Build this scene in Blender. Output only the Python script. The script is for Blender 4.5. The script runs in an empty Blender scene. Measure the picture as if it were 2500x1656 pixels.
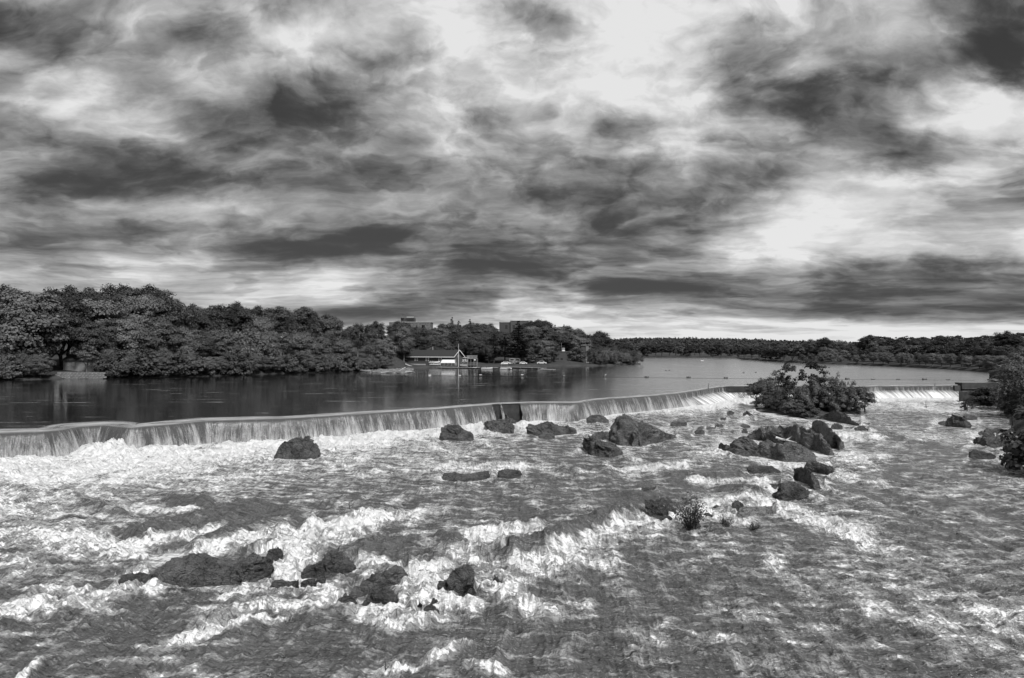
import bpy, math, random
import numpy as np
from mathutils import Vector, Matrix

random.seed(7)
rng = np.random.default_rng(11)
sc = bpy.context.scene
COL = sc.collection
R = math.radians

# ------------------------------------------------------------------ camera
F, CX, YH, CZ = 1800.0, 1250.0, 852.0, 8.3      # focal length, principal column, horizon row (photo pixels), eye height over the pool
cam_d = bpy.data.cameras.new('camera'); cam = bpy.data.objects.new('camera', cam_d); COL.objects.link(cam)
cam.location = (0, 0, CZ); cam.rotation_euler = (R(90), 0, 0)
cam_d.sensor_width = 36; cam_d.lens = 36 * F / 2500
cam_d.shift_y = (YH - 828) / 2500
cam_d.clip_end = 9000; cam_d.clip_start = 0.5
sc.camera = cam

# ------------------------------------------------------------------ world, sun, exposure
EXPO = 1.45
SKY_GAIN = 2 ** -EXPO
SUN_AZ, SUN_EL = 150.0, 50.0       # degrees clockwise from the view direction, elevation
sc.view_settings.view_transform = 'Standard'; sc.view_settings.look = 'None'
sc.view_settings.exposure = EXPO; sc.view_settings.gamma = 1; sc.view_settings.use_curve_mapping = False
sun_d = bpy.data.lights.new('sun', 'SUN'); sun = bpy.data.objects.new('sun', sun_d); COL.objects.link(sun)
sun_d.energy = 1.5; sun_d.angle = R(12); sun_d.color = (1, 1, 1)
_sd = Vector((math.sin(R(SUN_AZ)) * math.cos(R(SUN_EL)), math.cos(R(SUN_AZ)) * math.cos(R(SUN_EL)), math.sin(R(SUN_EL))))
sun.rotation_euler = _sd.to_track_quat('Z', 'Y').to_euler()

class NT:
    """small helper to write node trees"""
    def __init__(s, nt): s.nt = nt; s.n = nt.nodes; s.l = nt.links
    def put(s, sock, v):
        if isinstance(v, bpy.types.NodeSocket): s.l.new(v, sock)
        elif v is not None: sock.default_value = v
    def math(s, op, a, b=None, c=None, clamp=False):
        n = s.n.new('ShaderNodeMath'); n.operation = op; n.use_clamp = clamp
        s.put(n.inputs[0], a)
        if b is not None: s.put(n.inputs[1], b)
        if c is not None: s.put(n.inputs[2], c)
        return n.outputs[0]
    def comb(s, x, y, z):
        n = s.n.new('ShaderNodeCombineXYZ')
        for i, v in enumerate((x, y, z)): s.put(n.inputs[i], v)
        return n.outputs[0]
    def sep(s, v):
        n = s.n.new('ShaderNodeSeparateXYZ'); s.put(n.inputs[0], v); return n.outputs
    def vmath(s, op, a, b=None):
        n = s.n.new('ShaderNodeVectorMath'); n.operation = op
        s.put(n.inputs[0], a)
        if b is not None: s.put(n.inputs[1], b)
        return n.outputs[0]
    def noise(s, vec, scale, detail=4, rough=0.55, dist=0.0, lac=2.0, kind=None):
        n = s.n.new('ShaderNodeTexNoise'); n.noise_dimensions = '3D'
        if kind: n.noise_type = kind
        s.put(n.inputs['Vector'], vec); s.put(n.inputs['Scale'], scale); n.inputs['Detail'].default_value = detail
        n.inputs['Roughness'].default_value = rough; n.inputs['Distortion'].default_value = dist; n.inputs['Lacunarity'].default_value = lac
        return n.outputs[0]
    def noisec(s, vec, scale, detail=4, rough=0.55):
        n = s.n.new('ShaderNodeTexNoise'); s.put(n.inputs['Vector'], vec); s.put(n.inputs['Scale'], scale)
        n.inputs['Detail'].default_value = detail; n.inputs['Roughness'].default_value = rough
        return n.outputs[1]
    def voro(s, vec, scale, feature='F1', out=0, rnd=1.0):
        n = s.n.new('ShaderNodeTexVoronoi'); n.feature = feature; s.put(n.inputs['Vector'], vec); n.inputs['Scale'].default_value = scale
        n.inputs['Randomness'].default_value = rnd
        return n.outputs[out]
    def mr(s, v, a, b, c=0.0, d=1.0, kind='LINEAR', clamp=True):
        n = s.n.new('ShaderNodeMapRange'); n.interpolation_type = kind; n.clamp = clamp
        for k, x in zip(('Value', 'From Min', 'From Max', 'To Min', 'To Max'), (v, a, b, c, d)): s.put(n.inputs[k], x)
        return n.outputs[0]
    def ramp(s, v, stops, interp='LINEAR'):
        n = s.n.new('ShaderNodeValToRGB'); n.color_ramp.interpolation = interp; s.put(n.inputs[0], v)
        e = n.color_ramp.elements
        while len(e) < len(stops): e.new(0.5)
        for k, (p, g) in enumerate(stops): e[k].position = p; e[k].color = (g, g, g, 1)
        return n.outputs[0]
    def mix(s, f, a, b):
        n = s.n.new('ShaderNodeMix'); n.data_type = 'FLOAT'; s.put(n.inputs[0], f); s.put(n.inputs[2], a); s.put(n.inputs[3], b)
        return n.outputs[0]
    def attr(s, name, out=2):
        n = s.n.new('ShaderNodeAttribute'); n.attribute_name = name; return n.outputs[out]
    def bump(s, h, strength, dist=1.0, normal=None):
        n = s.n.new('ShaderNodeBump'); s.put(n.inputs['Strength'], strength); s.put(n.inputs['Distance'], dist); s.put(n.inputs['Height'], h)
        if normal is not None: s.l.new(normal, n.inputs['Normal'])
        return n.outputs[0]

# cloud cover: rows of greys (photo values) from zenith side down to the horizon, broken up by noise
SKY_ROWS = [0, 75, 150, 225, 300, 375, 450, 525, 600, 675, 750, 800, 850]
SKY = [
 [110,150,130,150,185,195,210,225,225,220,220,222,200,228,150,110],
 [ 60,115,155, 88,210,225,170,200,150,222,220,165,195,205,170,125],
 [165, 85,120,135,160,185,115,190,170,225,212,160,185,170,130, 80],
 [130,175, 85,140,105, 90,112,180,200,230,215,135, 75, 90,155,225],
 [ 80,125,165, 72, 62,110,140,100,205,160,200,195,115, 90,232,230],
 [100, 66,120,155,130,115, 80,150,165,185,150,125,165, 80,150,165],
 [135, 88,115,105, 78, 85,100,105,150,120,100,105,190,225,165,120],
 [190,160,175,195,110,110,125, 95, 92, 90, 78,155,232,220,175,185],
 [130,120,130,155, 72, 72, 78, 68, 72, 78,130,210,225,218,205,232],
 [170,150,165,130,150,165,110,100, 78, 72, 80,110,130,115, 80, 88],
 [195,185,175,155,150,140,120,140,160,150,135,130,112,108,105, 98],
 [195,195,190,190,190,190,190,200,190,190,190,190,205,215,215,215],
 [200,200,200,200,200,200,205,210,210,215,220,225,230,230,230,230]]
world = bpy.data.worlds.new('World'); sc.world = world; world.use_nodes = True
w = NT(world.node_tree); w.n.clear()
tc = w.n.new('ShaderNodeTexCoord'); d = tc.outputs['Generated']
dx, dy, dz = w.sep(d)
hyp = w.math('SQRT', w.math('ADD', w.math('MULTIPLY', dx, dx), w.math('MULTIPLY', dy, dy)))
az = w.math('ARCTAN2', dx, dy)
aaz = w.math('ABSOLUTE', az)
A0 = R(36)
azc = w.math('MULTIPLY', w.math('SIGN', az), w.math('ADD', w.math('MINIMUM', aaz, A0), w.math('MULTIPLY', w.math('MAXIMUM', w.math('SUBTRACT', aaz, A0), 0.0), 0.25)))
hh = w.math('DIVIDE', w.math('DIVIDE', dz, w.math('MAXIMUM', hyp, 0.02)), w.math('COSINE', w.math('MINIMUM', aaz, A0)))   # rise over run, 0 at the horizon
# plane coordinates of the cloud deck for the fine structure
dzs = w.math('ADD', w.math('MAXIMUM', dz, 0.0), 0.16)
pl = w.comb(w.math('DIVIDE', dx, dzs), w.math('DIVIDE', dy, dzs), 0.0)
# warp of the coarse layout
cyl0 = w.comb(w.math('DIVIDE', dx, w.math('MAXIMUM', hyp, 0.02)), w.math('DIVIDE', dy, w.math('MAXIMUM', hyp, 0.02)), w.math('MULTIPLY', w.math('MAXIMUM', hh, 0.0), 1.6))
wc = w.noisec(cyl0, 3.2, 3, 0.5)
wd = w.noisec(cyl0, 9.0, 6, 0.60)
wx, wy, wz = w.sep(w.vmath('ADD', w.vmath('SUBTRACT', wc, (0.5, 0.5, 0.5)), w.vmath('MULTIPLY', w.vmath('SUBTRACT', wd, (0.5, 0.5, 0.5)), (0.8, 0.8, 0.8))))
azw = w.math('ADD', azc, w.math('MULTIPLY', wx, 0.13))
hw = w.math('ADD', hh, w.math('MULTIPLY', w.math('MULTIPLY', wy, 0.10), w.mr(hh, 0.0, 0.25, 0.10, 1.0)))
tt = w.math('PINGPONG', w.math('ADD', w.math('DIVIDE', azw, 2 * A0), 0.5), 1.0)
stops = [(min(1, max(0, math.atan((i * 2500 / 15 - CX) / F) / (2 * A0) + 0.5))) for i in range(16)]
def lin(g): g /= 255; return g
rows = [w.ramp(tt, [(stops[i], lin(r[i])) for i in range(16)], 'EASE') for r in SKY]
val = rows[-1]
for k in range(len(rows) - 2, -1, -1):
    h1 = (YH - SKY_ROWS[k + 1]) / F; h0 = (YH - SKY_ROWS[k]) / F
    val = w.mix(w.mr(hw, h1, h0, kind='SMOOTHSTEP'), val, rows[k])
top = w.mix(w.mr(w.noise(pl, 0.9, 3, 0.5), 0.35, 0.65), 0.45, 0.78)
val = w.mix(w.mr(hw, YH / F, YH / F + 0.25), val, top)
# streaky / billowy detail, laid round the viewer: wide flat sheets low down, rounder billows high up
hs = w.math('MAXIMUM', hh, 0.0)
cyl = w.comb(w.math('DIVIDE', dx, w.math('MAXIMUM', hyp, 0.02)), w.math('DIVIDE', dy, w.math('MAXIMUM', hyp, 0.02)), w.math('MULTIPLY', w.math('LOGARITHM', w.math('ADD', hs, 0.075), 2.718), 0.62))
we = w.noisec(cyl, 3.0, 5, 0.55)
pw = w.vmath('ADD', cyl, w.vmath('MULTIPLY', w.vmath('SUBTRACT', we, (0.5, 0.5, 0.5)), (0.26, 0.26, 0.20)))
f1 = w.noise(pw, 5.0, 10, 0.56)
f2 = w.noise(w.vmath('MULTIPLY', pw, (1.0, 1.0, 3.2)), 6.5, 8, 0.58)
f3 = w.math('ABSOLUTE', w.math('SUBTRACT', w.noise(pw, 7.5, 8, 0.58), 0.5))
det = w.math('ADD', w.math('MULTIPLY', w.math('SUBTRACT', f1, 0.5), 1.0), w.math('MULTIPLY', w.math('SUBTRACT', f2, 0.5), w.mr(hh, 0.0, 0.4, 1.05, 0.38)))
det = w.math('ADD', det, w.math('MULTIPLY', w.math('SUBTRACT', f3, 0.09), w.mr(hh, 0.0, 0.4, 0.5, 1.2)))
# sharper-edged cloud layers one over the other
g1 = w.noise(w.vmath('ADD', pw, (5.0, 2.0, 1.0)), 3.6, 8, 0.50); g2 = w.noise(w.vmath('ADD', pw, (1.0, 7.0, 4.0)), 8.5, 7, 0.52)
m1 = w.mr(g1, 0.46, 0.555, kind='SMOOTHSTEP'); m2 = w.mr(g2, 0.47, 0.56, kind='SMOOTHSTEP')
det = w.math('ADD', w.math('MULTIPLY', det, 0.80), w.math('ADD', w.math('MULTIPLY', w.math('SUBTRACT', 0.5, m1), 0.17), w.math('MULTIPLY', w.math('SUBTRACT', 0.5, m2), 0.11)))
rim = w.math('MULTIPLY', w.math('SUBTRACT', 1.0, w.mr(w.math('ABSOLUTE', w.math('SUBTRACT', g1, 0.45)), 0.0, 0.035)), 0.07)
det = w.math('ADD', det, rim)
amp = w.mr(val, 0.70, 0.90, 1.0, 0.5)
v2 = w.math('ADD', w.math('ADD', w.math('MULTIPLY', w.math('SUBTRACT', val, 0.55), 1.08), 0.565), w.math('MULTIPLY', det, amp))
v2 = w.math('ADD', v2, w.math('MULTIPLY', w.math('SUBTRACT', w.noise(pw, 19.0, 5, 0.65), 0.5), 0.14))
v2 = w.math('SMOOTH_MAX', v2, 0.19, 0.18)
v3 = w.mr(v2, 0.17, 0.92, 0.18, 0.91, clamp=True)
g = w.math('MULTIPLY', w.math('POWER', v3, 2.2), SKY_GAIN)
sky = w.n.new('ShaderNodeTexSky'); sky.sky_type = 'NISHITA'; sky.sun_disc = False
sky.sun_elevation = R(SUN_EL); sky.sun_rotation = R(SUN_AZ)
bw = w.n.new('ShaderNodeRGBToBW'); w.l.new(sky.outputs[0], bw.inputs[0])
tot = w.math('ADD', w.math('MULTIPLY', g, 9.4), w.math('MULTIPLY', w.math('MINIMUM', bw.outputs[0], 8.0), 0.03))
# below the horizon: the dull grey of land
tot = w.mix(w.mr(dz, -0.02, 0.0), 0.6, tot)
bg = w.n.new('ShaderNodeBackground'); bg.inputs['Strength'].default_value = 0.1
cc = w.comb(tot, tot, tot); w.l.new(cc, bg.inputs['Color'])
wo = w.n.new('ShaderNodeOutputWorld'); w.l.new(bg.outputs[0], wo.inputs['Surface'])
world.cycles.sampling_method = 'MANUAL'; world.cycles.sample_map_resolution = 512
sc.cycles.max_bounces = 5; sc.cycles.diffuse_bounces = 2; sc.cycles.glossy_bounces = 3
sc.cycles.transparent_max_bounces = 8; sc.cycles.caustics_reflective = False; sc.cycles.caustics_refractive = False

# ------------------------------------------------------------------ numeric noise
def _h(ix, iy, iz, s):
    h = (ix.astype(np.int64) * 374761393 + iy.astype(np.int64) * 668265263 + iz.astype(np.int64) * 2147483647 + s * 974634777) & 0xffffffff
    h = ((h ^ (h >> 13)) * 1274126177) & 0xffffffff
    h = ((h ^ (h >> 16)) * 2246822519) & 0xffffffff
    return ((h ^ (h >> 15)) & 0xffffff) / float(0xffffff)
def vn(x, y, z=0.0, s=0):
    x, y, z = np.broadcast_arrays(np.asarray(x, float), np.asarray(y, float), np.asarray(z, float))
    ix, iy, iz = np.floor(x), np.floor(y), np.floor(z); fx, fy, fz = x - ix, y - iy, z - iz
    fx = fx * fx * fx * (fx * (6 * fx - 15) + 10); fy = fy * fy * fy * (fy * (6 * fy - 15) + 10); fz = fz * fz * (3 - 2 * fz)
    ix, iy, iz = ix.astype(np.int64), iy.astype(np.int64), iz.astype(np.int64)
    flat = not np.any(fz)
    def pl_(k):
        a = _h(ix, iy, iz + k, s); b = _h(ix + 1, iy, iz + k, s); c = _h(ix, iy + 1, iz + k, s); e = _h(ix + 1, iy + 1, iz + k, s)
        return (a * (1 - fx) + b * fx) * (1 - fy) + (c * (1 - fx) + e * fx) * fy
    return pl_(0) if flat else pl_(0) * (1 - fz) + pl_(1) * fz
def fbm(x, y, z=0.0, o=4, s=0, g=0.5):
    t, a, n = 0, 1.0, 0
    for i in range(o):
        t = t + a * vn(x * 2.03 ** i + 17.3 * i, y * 2.03 ** i - 9.1 * i, z * 2.03 ** i if not np.isscalar(z) else 0.0, s + i); n += a; a *= g
    return t / n
def ridge(x, y, z=0.0, o=4, s=0, g=0.5):
    t, a, n = 0, 1.0, 0
    for i in range(o):
        t = t + a * (1 - np.abs(2 * vn(x * 2.03 ** i + 7.3 * i, y * 2.03 ** i + 3.1 * i, z * 2.03 ** i if not np.isscalar(z) else 0.0, s + i) - 1)); n += a; a *= g
    return t / n
def sstep(a, b, x):
    t = np.clip((x - a) / (b - a), 0, 1); return t * t * (3 - 2 * t)
def lerp_poly(pts, x): return np.interp(x, [p[0] for p in pts], [p[1] for p in pts])

# ------------------------------------------------------------------ surveying: pixels of the photograph -> the two water levels
def zlow(D): return np.clip(-2.8 - (90 - np.asarray(D, float)) * (1.0 / 65), -4.3, -2.8)
def Dlow(py):
    py = np.asarray(py, float); k = (py - YH) / F            # (CZ - z(D)) = k D
    D1 = (CZ + 2.8) / k                                      # flat part
    D2 = (CZ + 2.8 + 90 / 65) / (k + 1 / 65)                 # sloping part
    return np.where(D1 >= 90, D1, D2)
def LOW(px, py):
    D = float(Dlow(py)); return Vector(((px - CX) / F * D, D, float(zlow(D))))
def AT(px, py, D): return Vector(((px - CX) / F * D, D, CZ - (py - YH) / F * D))
def POOL(px, py):
    D = CZ * F / (py - YH); return Vector(((px - CX) / F * D, D, 0.0))

# ------------------------------------------------------------------ object helpers
def tag(o, label=None, cat=None, group=None, kind=None):
    if label: o['label'] = label
    if cat: o['category'] = cat
    if group: o['group'] = group
    if kind: o['kind'] = kind
    return o
def empty(name, loc, label=None, cat=None, group=None, rz=0.0):
    o = bpy.data.objects.new(name, None); COL.objects.link(o); o.location = loc; o.rotation_euler = (0, 0, rz); o.empty_display_size = 0.5
    return tag(o, label, cat, group)
def link(name, me, mat=None, parent=None, loc=(0, 0, 0)):
    o = bpy.data.objects.new(name, me); COL.objects.link(o); o.location = loc
    if mat and not me.materials: me.materials.append(mat)
    if parent: o.parent = parent
    return o
def np_mesh(name, V, Fq, smooth=False, mat=None):
    """V (n,3); Fq (m,k) all same size"""
    me = bpy.data.meshes.new(name); V = np.asarray(V, np.float32); Fq = np.asarray(Fq, np.int32); m, k = Fq.shape
    me.vertices.add(len(V)); me.vertices.foreach_set('co', V.ravel())
    me.loops.add(m * k); me.loops.foreach_set('vertex_index', Fq.ravel())
    me.polygons.add(m); me.polygons.foreach_set('loop_start', np.arange(0, m * k, k, dtype=np.int32))
    try: me.polygons.foreach_set('loop_total', np.full(m, k, np.int32))
    except Exception: pass
    me.polygons.foreach_set('use_smooth', np.full(m, smooth))
    me.update(calc_edges=True)
    if mat: me.materials.append(mat)
    return me
def grid_faces(nr, nc, close=False):
    i = np.arange(nr - 1)[:, None]; j = np.arange(nc if close else nc - 1)[None, :]
    a = i * nc + j; b = i * nc + (j + 1) % nc; c = (i + 1) * nc + (j + 1) % nc; d_ = (i + 1) * nc + j
    return np.stack([a, b, c, d_], -1).reshape(-1, 4)
def set_attr(me, name, vals):
    a = me.attributes.new(name, 'FLOAT', 'POINT'); a.data.foreach_set('value', np.asarray(vals, np.float32).ravel())
def set_vec(me, name, vals):
    a = me.attributes.new(name, 'FLOAT_VECTOR', 'POINT'); a.data.foreach_set('vector', np.asarray(vals, np.float32).ravel())
class MB:
    """collects boxes, prisms, tubes; build() makes ONE mesh object"""
    def __init__(s): s.v = []; s.f = []
    def add(s, vs, fs):
        k = len(s.v); s.v += [tuple(v) for v in vs]; s.f += [tuple(i + k for i in f) for f in fs]; return s
    def box(s, x0, x1, y0, y1, z0, z1):
        return s.add([(x0,y0,z0),(x1,y0,z0),(x1,y1,z0),(x0,y1,z0),(x0,y0,z1),(x1,y0,z1),(x1,y1,z1),(x0,y1,z1)],
                     [(0,3,2,1),(4,5,6,7),(0,1,5,4),(1,2,6,5),(2,3,7,6),(3,0,4,7)])
    def prism(s, pts, y0, y1):     # pts in x,z; extruded along y
        n = len(pts); vs = [(p[0], y0, p[1]) for p in pts] + [(p[0], y1, p[1]) for p in pts]
        return s.add(vs, [tuple(range(n)), tuple(range(2*n-1, n-1, -1))] + [(i, i+n, (i+1) % n + n, (i+1) % n) for i in range(n)])
    def tube(s, pts, rad, n=6):
        pts = [Vector(p) for p in pts]; rad = rad if isinstance(rad, (list, tuple)) else [rad] * len(pts); k = len(s.v)
        for i, p in enumerate(pts):
            t = (pts[min(i+1, len(pts)-1)] - pts[max(i-1, 0)]).normalized()
            a = t.cross(Vector((0,0,1)) if abs(t.z) < 0.9 else Vector((1,0,0))).normalized(); b = t.cross(a)
            for j in range(n):
                an = 2*math.pi*j/n; s.v.append(tuple(p + (a*math.cos(an) + b*math.sin(an))*rad[i]))
        for i in range(len(pts)-1):
            for j in range(n): s.f.append((k+i*n+j, k+i*n+(j+1) % n, k+(i+1)*n+(j+1) % n, k+(i+1)*n+j))
        s.f.append(tuple(k+j for j in range(n))); s.f.append(tuple(k+(len(pts)-1)*n+j for j in range(n-1, -1, -1)))
        return s
    def mesh(s, name, mat, smooth=False):
        me = bpy.data.meshes.new(name); me.from_pydata(s.v, [], s.f); me.update()
        if smooth: me.polygons.foreach_set('use_smooth', [True] * len(me.polygons))
        me.materials.append(mat); return me
    def build(s, name, mat, parent=None, loc=(0,0,0), smooth=False):
        return link(name, s.mesh(name, mat, smooth), None, parent, loc)

# ------------------------------------------------------------------ materials (the photograph is black and white: all greys)
def new_mat(name):
    m = bpy.data.materials.new(name); m.use_nodes = True; t = NT(m.node_tree); t.n.clear()
    out = t.n.new('ShaderNodeOutputMaterial'); return m, t, out
def principled(t, base=0.5, rough=0.7, normal=None, spec=0.5, ior=1.45):
    b = t.n.new('ShaderNodeBsdfPrincipled')
    if isinstance(base, bpy.types.NodeSocket): t.l.new(base, b.inputs['Base Color'])
    else: b.inputs['Base Color'].default_value = (base, base, base, 1)
    t.put(b.inputs['Roughness'], rough); b.inputs['IOR'].default_value = ior
    b.inputs['Specular IOR Level'].default_value = spec
    if normal is not None: t.l.new(normal, b.inputs['Normal'])
    return b
def simple(name, grey, rough=0.7, var=0.15, scale=3.0, bump=0.0, spec=0.4, bscale=12.0):
    m, t, out = new_mat(name); tcn = t.n.new('ShaderNodeTexCoord'); o = tcn.outputs['Object']
    n1 = t.noise(o, scale, 5, 0.6)
    v = t.math('MULTIPLY', t.mr(n1, 0.3, 0.7, grey * (1 - var), grey * (1 + var)), t.mr(t.n.new('ShaderNodeObjectInfo').outputs['Random'], 0, 1, 0.82, 1.18))
    nm = t.bump(t.noise(o, bscale, 5, 0.6), bump, 0.1) if bump else None
    b = principled(t, v, rough, nm, spec); t.l.new(b.outputs[0], out.inputs[0]); return m
# ------------------------------------------------------------------ the weir's line (photo pixels: column, row of the lip edge)
CREST = [(-900,1130),(-400,1087),(-100,1064),(0,1058),(100,1055),(150,1050),(190,1042),(250,1038),(320,1045),(400,1038),(500,1028),(700,1022),(850,1013),(950,1006),
         (1050,1000),(1200,988),(1300,984),(1410,984),(1450,977),(1600,966),(1650,961),(1700,954),(1750,945.5),(1780,943.5),(1860,943.5),(1960,944),(2110,944.5),(2150,942.5),(2330,941.5),(2420,941.5)]
LIPZ = -0.22
def crest_pt(x):
    y = lerp_poly(CREST, x); D = (CZ - LIPZ) * F / (y - YH); return np.stack([(x - CX) / F * D, D], -1)
def smooth1(a, k):
    if k < 2: return a
    ker = np.hanning(k + 2)[1:-1]; ker /= ker.sum(); p = np.concatenate([np.repeat(a[:1], k, 0), a, np.repeat(a[-1:], k, 0)])
    return np.stack([np.convolve(p[:, c], ker, 'same') for c in range(a.shape[1])], -1)[k:-k]
cx = np.concatenate([np.arange(-900, -100, 25), np.arange(-100, 2421, 3.0)])
cp = smooth1(crest_pt(cx), 9)
tg = np.gradient(cp, axis=0); tg /= np.linalg.norm(tg, axis=1)[:, None]
nrm = np.stack([tg[:, 1], -tg[:, 0]], -1)                        # downstream normal in plan
nrm = smooth1(nrm, 41); nrm /= np.linalg.norm(nrm, axis=1)[:, None]
arc = np.concatenate([[0], np.cumsum(np.linalg.norm(np.diff(cp, axis=0), axis=1))])
throw = 1.1 + 0.35 * fbm(arc * 0.25, arc * 0 + 3, o=3, s=5)       # how far the nappe jumps
apron = sstep(1640, 1700, cx) * 1.0                               # right part falls on a stepped apron first
cover = np.ones_like(cx)
cover -= 0.9 * (sstep(1198, 1201, cx) - sstep(1267, 1270, cx))
cover += 0.5 * (sstep(1218, 1220, cx) - sstep(1224, 1226, cx))
cover -= 0.80 * (sstep(1745, 1780, cx) - sstep(2105, 2125, cx)) * 1.0
cover -= 0.35 * sstep(2300, 2345, cx)

# ------------------------------------------------------------------ water materials
def water_nodes(t, base, rough, normal):
    b = principled(t, base, rough, normal, 0.5, 1.33); return b
# still pool above the weir
pool_mat, t, out = new_mat('pool_water')
geo = t.n.new('ShaderNodeNewGeometry'); P = geo.outputs['Position']; px_, py_, pz_ = t.sep(P)
st = t.comb(px_, t.math('MULTIPLY', py_, 1.0), 0.0)
n1 = t.noise(t.vmath('MULTIPLY', st, (0.5, 1.0, 1.0)), 1.1, 4, 0.6)
n2 = t.noise(t.vmath('MULTIPLY', st, (0.12, 1.0, 1.0)), 0.35, 4, 0.6)
n3 = t.noise(st, 5.0, 2, 0.5)
hsum = t.math('ADD', t.math('ADD', t.math('MULTIPLY', n1, 0.10), t.math('MULTIPLY', n2, 0.12)), t.math('MULTIPLY', n3, 0.015))
patch = t.math('MULTIPLY', t.mr(t.noise(t.vmath('MULTIPLY', st, (0.4, 1.0, 1.0)), 0.035, 4, 0.6), 0.35, 0.65, 0.25, 1.0), t.mr(px_, -60.0, 60.0, 0.8, 0.6))
nb = t.bump(hsum, t.math('MULTIPLY', patch, 0.35), 1.0)
# thin lines of foam flecks drifting on the pool
fl = t.noise(t.vmath('MULTIPLY', st, (0.05, 0.45, 1.0)), 1.0, 6, 0.78)
fm = t.mr(fl, 0.60, 0.65, 0.0, 0.55)
wind = t.mr(t.math('SUBTRACT', px_, t.math('MULTIPLY', py_, 0.16)), -14.0, 10.0)      # wind-ruffled reach; its base colour is also paled to imitate reflected bright sky
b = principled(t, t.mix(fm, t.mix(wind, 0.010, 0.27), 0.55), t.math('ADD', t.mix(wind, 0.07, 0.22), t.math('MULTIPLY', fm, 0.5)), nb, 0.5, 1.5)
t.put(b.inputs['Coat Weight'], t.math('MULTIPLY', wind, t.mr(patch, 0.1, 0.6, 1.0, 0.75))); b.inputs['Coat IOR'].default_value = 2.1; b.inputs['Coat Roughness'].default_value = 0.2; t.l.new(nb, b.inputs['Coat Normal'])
t.l.new(b.outputs[0], out.inputs[0])

# broken water below the weir
rap_mat, t, out = new_mat('river_water')
Fm = t.attr('foam'); FC = t.attr('flow', 1); T0 = t.attr('calm')
fx, fy, fz = t.sep(FC)
warp = t.vmath('MULTIPLY', t.vmath('SUBTRACT', t.noisec(FC, 0.6, 2, 0.5), (0.5, 0.5, 0.5)), (0.8, 0.6, 0.0))
Wc = t.vmath('ADD', FC, warp)
s1 = t.vmath('MULTIPLY', Wc, (0.55, 1.10, 1.0))
nA = t.noise(s1, 0.9, 6, 0.66)                     # lumpy
def lace(n, k): return t.math('MAXIMUM', t.math('SUBTRACT', 1.0, t.math('MULTIPLY', t.math('ABSOLUTE', t.math('SUBTRACT', n, 0.5)), k)), 0.0)
nR0 = lace(t.noise(t.vmath('MULTIPLY', s1, (0.8, 1.2, 1.0)), 0.62, 5, 0.62), 15.0)
nR = lace(t.noise(t.vmath('MULTIPLY', s1, (0.85, 1.15, 1.0)), 1.5, 5, 0.62), 11.0)
nR2 = lace(t.noise(t.vmath('ADD', s1, (7.0, 3.0, 0.0)), 3.8, 4, 0.6), 8.0)
fine = t.noise(s1, 9.0, 4, 0.70)
loc_ = t.math('ADD', t.math('MULTIPLY', Fm, 0.85), t.math('MULTIPLY', t.math('SUBTRACT', nA, 0.5), 2.2))
solid = t.mr(t.math('ADD', loc_, t.math('MULTIPLY', t.math('SUBTRACT', fine, 0.5), 0.85)), 0.48, 0.74)
nS = lace(t.noise(t.vmath('MULTIPLY', Wc, (2.3, 0.34, 1.0)), 1.0, 5, 0.62), 11.0)      # threads drawn out along the current
webs = t.math('ADD', t.math('ADD', t.math('MULTIPLY', nR0, 0.8), t.math('MULTIPLY', nR, 0.6)), t.math('ADD', t.math('MULTIPLY', nR2, 0.22), t.math('MULTIPLY', nS, 0.9)))
webs = t.math('MULTIPLY', webs, t.mr(loc_, 0.04, 0.52, 0.07, 1.0))
webs = t.math('MULTIPLY', webs, t.mr(fine, 0.35, 0.62, 0.55, 1.15))
core = t.math('ADD', t.math('MULTIPLY', lace(t.noise(t.vmath('MULTIPLY', s1, (0.8, 1.5, 1.0)), 1.5, 6, 0.65), 8.0), 0.38), t.math('MULTIPLY', lace(t.noise(t.vmath('MULTIPLY', Wc, (2.6, 0.8, 1.0)), 1.3, 5, 0.62), 7.0), 0.30))
solid = t.math('MULTIPLY', solid, t.math('SUBTRACT', 1.0, t.math('MULTIPLY', core, t.mr(loc_, 0.4, 1.5, 1.0, 0.45))))
fo = t.math('MINIMUM', t.math('ADD', solid, t.math('MULTIPLY', webs, t.math('SUBTRACT', 1.0, solid))), 1.0)
whit = t.math('MULTIPLY', t.math('POWER', fo, 1.15), 0.97)
# relief for reflections
r1 = t.noise(t.vmath('MULTIPLY', Wc, (0.50, 1.35, 1.0)), 1.1, 4, 0.55)
r2 = t.noise(t.vmath('MULTIPLY', Wc, (0.50, 1.35, 1.0)), 3.4, 2, 0.5)
r3 = t.math('ABSOLUTE', t.math('SUBTRACT', t.noise(t.vmath('MULTIPLY', s1, (0.7, 1.3, 1.0)), 1.7, 3, 0.5), 0.5))
rel = t.math('ADD', t.math('ADD', t.math('MULTIPLY', r1, 0.35), t.math('MULTIPLY', r2, 0.06)), t.math('MULTIPLY', r3, -0.55))
rel = t.math('ADD', rel, t.math('MULTIPLY', fo, 0.10))
rel = t.math('ADD', rel, t.math('MULTIPLY', t.math('MULTIPLY', fine, fo), 0.09))
nb = t.bump(rel, 1.0, 1.25); nbw = t.bump(rel, 1.0, 1.15)
wb = principled(t, t.mix(t.mr(Fm, 0.2, 1.0), 0.050, 0.16), 0.11, nbw, 0.5, 1.33)
fb = principled(t, 0.82, 0.85, nb, 0.2)
mx = t.n.new('ShaderNodeMixShader'); t.put(mx.inputs[0], whit); t.l.new(wb.outputs[0], mx.inputs[1]); t.l.new(fb.outputs[0], mx.inputs[2])
t.l.new(mx.outputs[0], out.inputs[0])

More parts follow.
